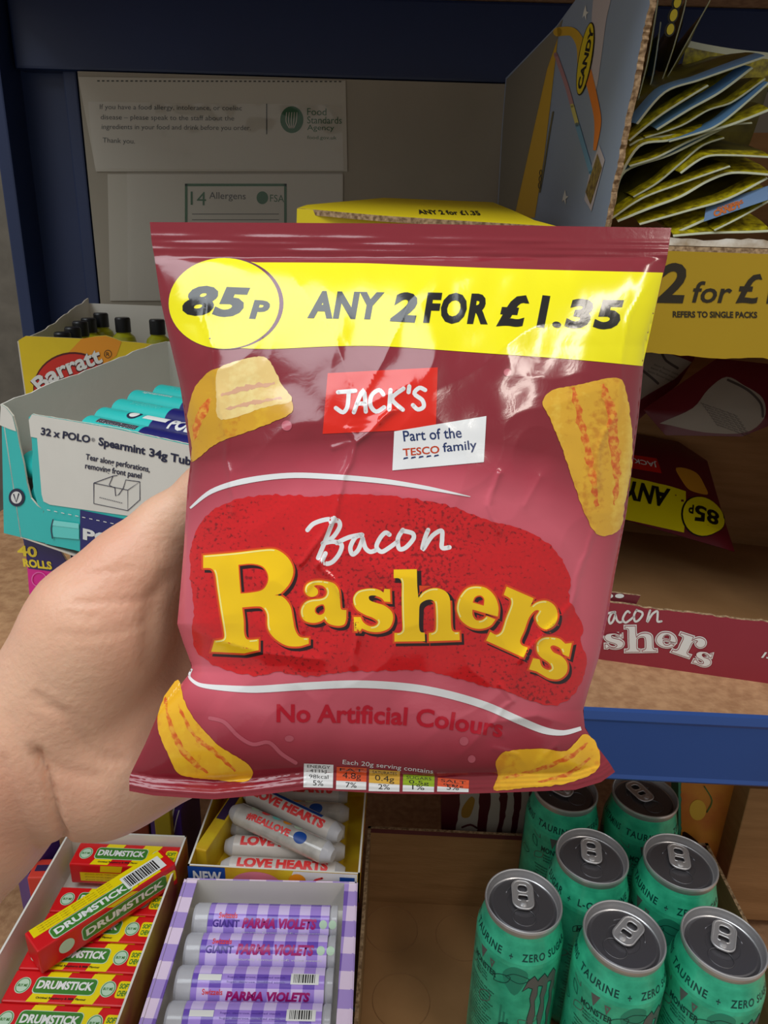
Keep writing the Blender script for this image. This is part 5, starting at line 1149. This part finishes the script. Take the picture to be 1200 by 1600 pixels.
FM = {'base': film('packet_maroon_film', b_base), 'blob': film('packet_red_flash', b_blob),
      'yellow': film('packet_yellow_print', lambda nt, uv: (250, 238, 0)), 'black': film('packet_black_print', lambda nt, uv: (18, 16, 14)),
      'purple': film('packet_purple_print', lambda nt, uv: (110, 50, 80)), 'jred': film('packet_scarlet_print', lambda nt, uv: (222, 30, 6)),
      'white': film('packet_white_print', lambda nt, uv: (232, 232, 232)), 'navy': film('packet_navy_print', lambda nt, uv: (22, 46, 98)),
      'tred': film('packet_brick_print', lambda nt, uv: (196, 62, 20)), 'gold': film('packet_golden_print', lambda nt, uv: (252, 204, 0)),
      'pale': film('packet_pale_gold_print', lambda nt, uv: (255, 242, 150)), 'orange': film('packet_orange_outline', lambda nt, uv: (226, 70, 12)),
      'shadow': film('packet_dark_letter_edge', lambda nt, uv: (34, 6, 8)), 'rose': film('packet_rose_print', lambda nt, uv: (196, 24, 48)),
      'pinkline': film('packet_pink_line', lambda nt, uv: (192, 92, 106)), 'box_red': film('packet_orange_box', lambda nt, uv: (226, 84, 40)),
      'box_amber': film('packet_amber_box', lambda nt, uv: (222, 172, 60)), 'box_green': film('packet_green_box', lambda nt, uv: (150, 178, 20)),
      'streak': film('packet_chip_streak', lambda nt, uv: (lambda n: (nt.links.new(uv, n.inputs[0]), n.inputs['Scale'].__setattr__('default_value', 110), n.inputs['Detail'].__setattr__('default_value', 4), nramp(nt, n.outputs[0], [(.35, (212, 88, 24)), (.5, (222, 124, 36)), (.6, (232, 166, 52))]))[-1])(nt.nodes.new('ShaderNodeTexNoise'))),
      'pinkstreak': film('packet_chip_pink_streak', lambda nt, uv: (226, 174, 140)),
      'chipR': film('packet_chip_golden', b_chip((240, 200, 76), (226, 172, 46), (206, 140, 34), .12, 22)),
      'chipL': film('packet_chip_side', b_chip((226, 178, 40), (214, 160, 36), (200, 130, 30), -.5, 16)),
      'chipT': film('packet_chip_pale', b_chip((246, 222, 150), (238, 204, 130), (232, 190, 120), 1.35, 14)),
      'chipB': film('packet_chip_lower', b_chip((240, 190, 40), (234, 176, 34), (222, 150, 28), .55, 20))}

def packet_print():
    """everything printed on the front, as (shape, ink, layer) in photo pixels"""
    S = []; A = lambda sh, m, l: S.append((sh, m, l))
    band = catm([(350,412),(400,410),(560,411),(640,414),(800,420),(1036,426,1),(1020,500),(1004,572,1),(900,562),(760,552),(600,541),(520,541),(400,545),(350,530)])
    A(poly(band), 'yellow', 1); A(poly(ell(353, 474, 90, 72, 60)), 'purple', 2); A(poly(ell(350, 474, 86.5, 71, 60)), 'yellow', 3)
    A(txt('85', (285, 493), (391, 497), (285, 445), .05, .28, 1.08), 'black', 4); A(txt('P', (389, 498), (421, 500), (390, 468), .05, .2), 'black', 4)
    for t, x0, x1, yb, h in (('ANY', 480, 601, 498, 44), ('2', 609, 652, 503, 48), ('FOR', 661, 762, 506, 50), ('£', 775, 827, 511, 52), ('1', 838, 860, 512, 52), ('.', 863, 877, 512, 11), ('35', 882, 975, 514, 48)):
        A(txt(t, (x0, yb - 1), (x1, yb + 1.5), (x0, yb - h), .05, .2, 1.12), 'black', 4)
    A(poly([(512,583),(684,574),(681,670),(504,678)]), 'jred', 1); A(poly([(616,674),(760,650),(756,722),(613,735)]), 'white', 2)
    j = lambda pts: [(500 + x / 4.444, 570 + y / 4.444) for x, y in pts]
    for p in ([(125,190),(245,180)], [(200,190),(190,290),(160,330),(110,300)], [(235,330),(300,175),(318,325)], [(255,270),(310,268)], [(440,205),(410,175),(360,210),(350,280),(390,325),(445,295)], [(490,175),(480,310)], [(580,165),(500,235),(575,312)], [(620,150),(615,190)], [(730,175),(690,160),(655,200),(710,245),(720,290),(680,310),(645,280)]):
        A(stroke(j(p), 6.6, 4), 'white', 3)
    A(txt('Part of the', (631, 690), (722, 684), (629, 673), .012), 'navy', 4); A(txt('family', (693, 711), (746, 706), (691, 692), .012), 'navy', 4)
    A(txt('TESCO', (630, 713), (687, 708), (629, 701), .02), 'tred', 4)
    for k in range(5): A(poly([(630 + k * 12, 718 - k), (638 + k * 12, 716 - k), (637 + k * 12, 714 - k), (631 + k * 12, 715 - k)]), 'navy', 4)
    chip = lambda *l: poly(ragged(catm(list(l[0]), True, 4), 1.5, 3))
    A(chip([(848,628),(862,610),(910,600),(958,590),(974,597),(985,650),(988,720),(976,790),(969,826),(942,838),(925,825),(905,780),(885,720),(862,660)]), 'chipR', 2)
    A(chip([(300,700),(293,650),(305,605),(340,575),(420,590),(455,625),(456,645),(400,670),(340,692),(300,722)]), 'chipL', 2)
    A(chip([(341,577),(375,563),(412,557),(428,575),(440,600),(456,626),(415,636),(346,656),(338,620)]), 'chipT', 3)
    A(chip([(278,1062),(287,1092),(302,1122),(340,1163),(385,1192),(395,1207),(385,1221),(330,1218),(280,1210),(268,1190),(250,1150),(246,1120),(256,1090)]), 'chipB', 2)
    A(chip([(775,1190),(790,1174),(850,1170),(885,1173),(910,1148),(925,1152),(938,1180),(930,1206),(880,1225),(800,1233),(772,1234),(778,1212)]), 'chipB', 2)
    for p_, w_ in (([(895,606),(905,650),(915,690),(925,740),(932,790)], [6, 11, 12, 10, 3]), ([(940,600),(955,640),(958,690),(964,740),(960,790)], [8, 16, 15, 11, 4])):
        v_, f_ = stroke(p_, w_, 6, False); A(poly(ragged([tuple(q) for q in v_[:len(v_) // 2]] + [tuple(q) for q in v_[len(v_) // 2:]][::-1], 5, 9, 5)), 'streak', 3)
    for p_, w_ in (([(258,1090),(262,1120),(275,1155),(295,1185),(325,1208)], [2, 5, 8, 10, 3]), ([(278,1100),(300,1145),(335,1175),(368,1205)], [2, 6, 8, 4]), ([(303,690),(308,665),(318,640),(330,622)], [3, 12, 14, 5]), ([(790,1215),(850,1200),(895,1180),(918,1160)], [3, 7, 8, 3]), ([(840,1222),(890,1208),(922,1185)], [2, 7, 3])):
        v_, f_ = stroke(p_, w_, 6, False); A(poly(ragged([tuple(q) for q in v_[:len(v_) // 2]] + [tuple(q) for q in v_[len(v_) // 2:]][::-1], 3, 9, 5)), 'streak', 3)
    for p_, w_ in (([(345,618),(385,606),(430,598)], [3, 9, 4]), ([(350,640),(400,628),(440,622)], [2, 6, 3])):
        v_, f_ = stroke(p_, w_, 6, False); A(poly(ragged([tuple(q) for q in v_[:len(v_) // 2]] + [tuple(q) for q in v_[len(v_) // 2:]][::-1], 3, 9, 2)), 'pinkstreak', 4)
    A(stroke([(297,794),(330,768),(380,752),(450,743),(520,745),(600,752),(670,763),(735,776)], [3, 7, 9, 8.5, 8.5, 8, 6, 1], 6), 'white', 2)
    A(stroke([(300,1045),(296,1058),(312,1070),(350,1075),(400,1077),(480,1072),(560,1069),(640,1074),(700,1085),(760,1103),(810,1125),(850,1141),(880,1145),(908,1138)], [3, 4, 6, 9, 11, 12, 12, 12, 12, 12, 12, 11, 8, 6], 6), 'white', 2)
    A(poly(ragged(catm(BLOB, True, 3), 3, 1, 4)), 'blob', 2)
    for p in BACON: A(stroke(p, 7, 6), 'white', 3)
    for g in RASH:
        sh = [offset_loop([(x + 4.5, y + 5) for x, y in g[0]], 2.4)]; og = [offset_loop(g[0], 3.0)]
        hole = [offset_loop(l, -2) for l in g[1:]]; hs = [offset_loop([(x + 4.5, y + 5) for x, y in l], -2) for l in g[1:]]
        A(poly(*sh, *hs), 'shadow', 3); A(poly(*og, *hole), 'orange', 4); A(poly(*g), 'gold', 5)
        hi = offset_loop(g[0], -2.2); n = len(hi); hh = int(n * .72)
        run = []
        for i in range(n):
            a, b = Vector(hi[i - 1]), Vector(hi[i]); d = (b - a)
            up_left = (d.y < -.25 or d.x > .6) if True else 0
            if d.length > 0 and (d.normalized().dot(Vector((.55, -.83))) > .35): run.append(hi[i])
            else:
                if len(run) > 2: A(stroke(run, 1.9, 1, False), 'pale', 6)
                run = []
        if len(run) > 2: A(stroke(run, 1.9, 1, False), 'pale', 6)
    A(arc_txt('No Artificial Colours', [(432,1129),(520,1130),(600,1132),(680,1138),(730,1145),(784,1153)], 29, .026), 'rose', 2)
    A(arc_txt('Each 20g serving contains', [(535,1196),(600,1202),(676,1211)], 9), 'white', 2)
    A(stroke([(328,1122),(350,1128),(372,1150),(395,1163),(420,1160),(440,1178),(462,1192)], 6, 5), 'pinkline', 1); A(poly(ell(452, 1154, 7, 5)), 'pinkline', 1)
    for cx, cy, r_ in ((793, 582, 6), (448, 665, 8), (725, 1158, 7), (737, 1186, 6)): A(poly(ell(cx, cy, r_, r_)), 'pinkline', 1)
    for i, (x0, x1, y0, dy, m, a, b, c) in enumerate(((475,521,1193,2,'white','ENERGY','411kJ','5%'),(526,573,1198,2,'box_red','FAT','4.8g','7%'),(577,625,1202,3,'box_amber','SATURATES','0.4g','2%'),(630,679,1210,3,'box_green','SUGARS','0.5g','1%'),(684,733,1215,4,'box_red','SALT','0.31g','5%'))):
        yb = interp(YB, (x0 + x1) / 2) - 4
        A(poly([(x0, y0), (x1, y0 + dy), (x1 - 1, yb + 1), (x0 - 1, yb)]), 'white', 2)
        ym = y0 + (yb - y0) * .62
        if i: A(poly([(x0, y0), (x1, y0 + dy), (x1 - .6, ym + dy), (x0 - .6, ym)]), m, 3)
        A(txt(a, (x0 + 5, y0 + 6.5), (x1 - 5, y0 + 6.5 + dy), (x0 + 5, y0 + 2)), 'black', 4)
        if i: A(txt(b, (x0 + 9, ym - 1), (x1 - 9, ym - 1 + dy), (x0 + 9, y0 + 8.5)), 'black', 4)
        else:
            A(txt(b, (x0 + 9, y0 + 15), (x1 - 11, y0 + 16), (x0 + 9, y0 + 9)), 'black', 4); A(txt('98kcal', (x0 + 8, y0 + 23), (x1 - 8, y0 + 24), (x0 + 8, y0 + 17)), 'black', 4)
        A(txt(c, (x0 + 14, yb - 3), (x1 - 16, yb - 2), (x0 + 14, yb - 11)), 'black', 4)
    return S
PRINT = packet_print()

pk = thing('crisp_packet', at(580, 1230, .24), 'maroon glossy crisp packet with a yellow price band, held up in the hand', 'crisp packet')
def coons(s, t):
    # s across, t down
    tx = [234 + (1049 - 234) * s]; top = Vector((tx[0], interp(YT, tx[0])))
    bx = 202 + (962 - 202) * s; bot = Vector((bx, interp(YB, bx)))
    yl = 347 + (1236 - 347) * t; yr = 356 + (1206 - 356) * t
    Lp = Vector((interp(XL, yl), yl)); Rp = Vector((interp(XR, yr), yr))
    c00, c10, c01, c11 = Vector((234, 347)), Vector((1049, 356)), Vector((202, 1236)), Vector((962, 1206))
    return top * (1 - t) + bot * t + Lp * (1 - s) + Rp * s - (c00 * (1 - s) * (1 - t) + c10 * s * (1 - t) + c01 * (1 - s) * t + c11 * s * t)
mb = MB(); NXg, NYg = 380, 420
mb.nrm = []; mb.uv = []
pv = []
for j in range(NYg + 1):
    for i in range(NXg + 1):
        q = coons(i / NXg, j / NYg); p, n = bag_map(q.x, q.y); pv.append(p); mb.nrm.append(tuple(n)); mb.uv.append((q.x / 1000, q.y / 1000))
W = NXg + 1
mb.add(pv, [(j * W + i, (j + 1) * W + i, (j + 1) * W + i + 1, j * W + i + 1) for j in range(NYg) for i in range(NXg)], FM['base'], True)
for sh, m, l in PRINT:
    sz_ = float((np.max(sh[0], axis=0) - np.min(sh[0], axis=0)).max()); cs = 2 if sz_ < 60 else 4; v, f = cut2d(*sh, cs, cs, (GX0, GY0)); vs = []
    for x, y in v:
        p, n = bag_map(x, y); vs.append(p - ray(x, y).normalized() * (.00012 + .00003 * l)); mb.nrm.append(tuple(n)); mb.uv.append((x / 1000, y / 1000))
    out = []
    for q in f:
        ar = sum(v[q[i - 1]][0] * v[q[i]][1] - v[q[i]][0] * v[q[i - 1]][1] for i in range(len(q)))
        out.append(q if ar < 0 else list(q)[::-1])
    mb.add(vs, out, FM[m], True)
mb.build('front_film', pk)
mb = MB(); pv = []; NB = 60
for j in range(NB + 1):
    for i in range(NB + 1):
        q = coons(i / NB, j / NB); s = i / NB; t = j / NB
        b = 13 * (4 * s * (1 - s)) ** .6 * max(0, 1 - abs(2 * t - 1) ** 3) ** .6
        b *= sstep(0, .3, s) * .6 + .4
        pv.append(CAM + ray(q.x, q.y) * (bag_depth(q.x, q.y) + .0003 + b * .001 - min(bag_h(q.x, q.y), .9) * .001 * (b < .01)))
W = NB + 1
mb.add(pv, [(j * W + i, j * W + i + 1, (j + 1) * W + i + 1, (j + 1) * W + i) for j in range(NB) for i in range(NB)], ink('packet_back_film', (120, 28, 40), .25), True)
mb.build('back_film', pk)

# ============================================================ THE HAND
def surface_nets(F, lo, st):
    nx, ny, nz = F.shape; ins = F < 0
    c = [ins[dx:nx - 1 + dx, dy:ny - 1 + dy, dz:nz - 1 + dz] for dx in (0, 1) for dy in (0, 1) for dz in (0, 1)]
    cnt = sum(x.astype(np.int8) for x in c); act = (cnt > 0) & (cnt < 8)
    idx = -np.ones(act.shape, dtype=np.int64); A = np.argwhere(act); idx[act] = np.arange(len(A))
    acc = np.zeros((len(A), 3)); num = np.zeros(len(A))
    corners = [(dx, dy, dz) for dx in (0, 1) for dy in (0, 1) for dz in (0, 1)]
    for a in range(8):
        for b in range(a + 1, 8):
            ca, cb = np.array(corners[a]), np.array(corners[b])
            if abs(ca - cb).sum() != 1: continue
            fa = F[tuple((A + ca).T)]; fb = F[tuple((A + cb).T)]; m = (fa < 0) != (fb < 0)
            t = np.where(m, fa / np.where(m, fa - fb, 1), 0)
            acc[m] += (ca + (cb - ca) * t[:, None])[m]; num[m] += 1
    V = lo + (A + acc / num[:, None]) * st; faces = []
    for ax in range(3):
        o = [k for k in range(3) if k != ax]
        sl = [slice(1, s - 1) for s in F.shape]; sl[ax] = slice(0, F.shape[ax] - 1)
        a = ins[tuple(sl)]; sl2 = list(sl); sl2[ax] = slice(1, F.shape[ax]); b = ins[tuple(sl2)]
        E = np.argwhere(a != b); base = E + np.array([0 if k == ax else 1 for k in range(3)])
        sgn = a[tuple(E.T)]
        d = [np.zeros(3, int), np.eye(3, dtype=int)[o[0]], np.eye(3, dtype=int)[o[0]] + np.eye(3, dtype=int)[o[1]], np.eye(3, dtype=int)[o[1]]]
        q = np.stack([idx[tuple((base - x).T)] for x in d], 1)
        flip = sgn if ax != 1 else ~sgn
        q[~flip] = q[~flip][:, ::-1]; faces.append(q[(q >= 0).all(1)])
    return V, np.concatenate(faces)
_cm = np.array([list(CX), list(CY), list(CZ)])
def cp(px, py, d): return np.array([(px - 600) / FPX * d, (800 - py) / FPX * d, -d])   # camera-axis metres, only as a building frame
CH = []   # capsules: a, b, ra, rb, blend
def cap(a, b, blend=.010):
    pa = cp(*a[:3]); pb = cp(*b[:3]); CH.append((pa, pb, a[3] * .001, b[3] * .001, blend))
# forearm and wrist
cap((-330, 1590, .300, 37), (-55, 1268, .275, 31)); cap((-55, 1268, .275, 31), (48, 1172, .272, 27))
cap((-270, 1560, .300, 32), (-20, 1262, .276, 23))
# palm: thumb ball, heel, plate reaching behind the packet
cap((78, 1138, .268, 26.5), (168, 970, .262, 22.5), .014); cap((88, 1100, .268, 23), (135, 1010, .262, 22), .014)
cap((70, 1180, .274, 25), (165, 1195, .276, 24), .012); cap((165, 1195, .276, 24), (300, 1165, .284, 19), .014)
cap((150, 1120, .280, 22), (300, 1080, .294, 18), .014); cap((200, 1020, .288, 18), (330, 960, .298, 15), .014)
# thumb
cap((158, 965, .262, 21), (214, 888, .263, 16), .012); cap((214, 888, .263, 16), (262, 826, .265, 11.5), .008)
cap((262, 826, .265, 11.5), (330, 768, .263, 10.2), .006); cap((330, 768, .263, 10.2), (398, 716, .2645, 9.0), .006); cap((398, 716, .2645, 9.0), (418, 702, .264, 7.6), .004)
# four fingers spread behind the packet, bent at the joints
for k, (x0, y0, x1, y1, x2, y2, x3, y3, r) in enumerate(((340, 965, 450, 905, 520, 868, 572, 845, 9.2), (350, 1020, 475, 985, 560, 955, 618, 938, 9.4), (345, 1085, 470, 1062, 550, 1042, 605, 1030, 9.0), (325, 1140, 425, 1130, 480, 1120, 520, 1113, 8.0))):
    cap((x0 - 20, y0, .296, r + 1), (x1, y1, .284, r), .006); cap((x1, y1, .284, r), (x2, y2, .272, r - .8), .003); cap((x2, y2, .272, r - .8), (x3, y3, .262, r - 1.6), .003)
st = .0016
P = np.array([c[0] for c in CH] + [c[1] for c in CH]); lo = P.min(0) - .045; hi = P.max(0) + .045
gs = [np.arange(lo[k], hi[k], st) for k in range(3)]
F = np.full([len(g) for g in gs], 1.0, dtype=np.float32)
def sdf_local(pa, pb, ra, rb, blend):
    m = max(ra, rb) + .03; a = np.minimum(pa, pb) - m; b = np.maximum(pa, pb) + m
    ix = [slice(max(0, int((a[k] - lo[k]) / st)), min(len(gs[k]), int((b[k] - lo[k]) / st) + 2)) for k in range(3)]
    X, Y, Z = np.meshgrid(*[gs[k][ix[k]] for k in range(3)], indexing='ij')
    ab = pb - pa; t = np.clip(((X - pa[0]) * ab[0] + (Y - pa[1]) * ab[1] + (Z - pa[2]) * ab[2]) / ab.dot(ab), 0, 1)
    d = np.sqrt((X - pa[0] - t * ab[0]) ** 2 + (Y - pa[1] - t * ab[1]) ** 2 + (Z - pa[2] - t * ab[2]) ** 2) - (ra + (rb - ra) * t)
    S = F[tuple(ix)]; h = np.clip(.5 + .5 * (S - d) / blend, 0, 1)
    F[tuple(ix)] = S * (1 - h) + d * h - blend * h * (1 - h)
for c in CH: sdf_local(*c)
V, Q = surface_nets(F, lo, np.array([st] * 3))
# skin folds pressed in along the crease lines of palm, thumb and wrist
def px_of(v): return 600 + v[0] / -v[2] * FPX, 800 - v[1] / -v[2] * FPX
FOLD = [([(100,1310),(90,1290),(84,1262),(74,1215),(58,1180)], 3.4, 8), ([(60,1330),(30,1270),(5,1190)], .8, 9), ([(118,942),(165,940),(215,938),(250,925)], .55, 5), ([(92,990),(140,994),(190,985),(228,972)], .5, 5),
        ([(100,960),(150,965)], .35, 4), ([(110,905),(160,895),(205,888)], .4, 6), ([(60,1090),(100,1120),(150,1180),(190,1188)], .9, 10), ([(70,1105),(110,1115),(140,1128)], .4, 5), ([(50,1170),(90,1200),(150,1215)], .7, 10), ([(60,1060),(100,1085)], .3, 4), ([(15,1120),(40,1200),(75,1290)], .5, 8),
        ([(262,905),(240,940),(236,990),(232,1040)], 1.5, 16)]
nrmV = np.zeros_like(V)
tri_n = np.cross(V[Q[:, 1]] - V[Q[:, 0]], V[Q[:, 2]] - V[Q[:, 0]])
for k in range(4): np.add.at(nrmV, Q[:, k], tri_n)
nrmV /= np.linalg.norm(nrmV, axis=1)[:, None] + 1e-12
# make sure normals point out
if (nrmV[:, 2] * (V[:, 2] - V[:, 2].mean())).sum() < 0: nrmV = -nrmV; Q = Q[:, ::-1]
sx = 600 - V[:, 0] / V[:, 2] * FPX; sy = 800 + V[:, 1] / V[:, 2] * FPX
disp = np.zeros(len(V)); front = nrmV[:, 2] > .1
for pts, a, w in FOLD:
    P_ = catm(pts, False, 5); best = np.full(len(V), 1e9)
    for (x0, y0), (x1, y1) in zip(P_, P_[1:]):
        dx, dy = x1 - x0, y1 - y0; t = np.clip(((sx - x0) * dx + (sy - y0) * dy) / (dx * dx + dy * dy), 0, 1)
        best = np.minimum(best, np.hypot(sx - x0 - t * dx, sy - y0 - t * dy))
    disp -= a * .001 * np.exp(-(best / w) ** 2) * front
V = V + nrmV * disp[:, None]
Wd = V @ _cm + np.array(CAM)
mb = MB()
sk = mat('skin', (226, 180, 150), .46, sss=.25, rgb2=(220, 162, 134), vscale=18, bump=.35, bscale=420)
mb.v = [tuple(v) for v in Wd]; mb.mi(sk); mb.f = [list(map(int, q)) for q in Q]; mb.m = [0] * len(Q); mb.sm = [True] * len(Q)
hand = mb.build('person_hand')
sm = hand.modifiers.new('smooth', 'LAPLACIANSMOOTH'); sm.iterations = 2; sm.lambda_factor = .4
dg = bpy.context.evaluated_depsgraph_get(); me = bpy.data.meshes.new_from_object(hand.evaluated_get(dg)); hand.modifiers.clear(); hand.data = me
tag(hand, 'left hand and forearm of a person reaching in and holding the maroon crisp packet', 'person')
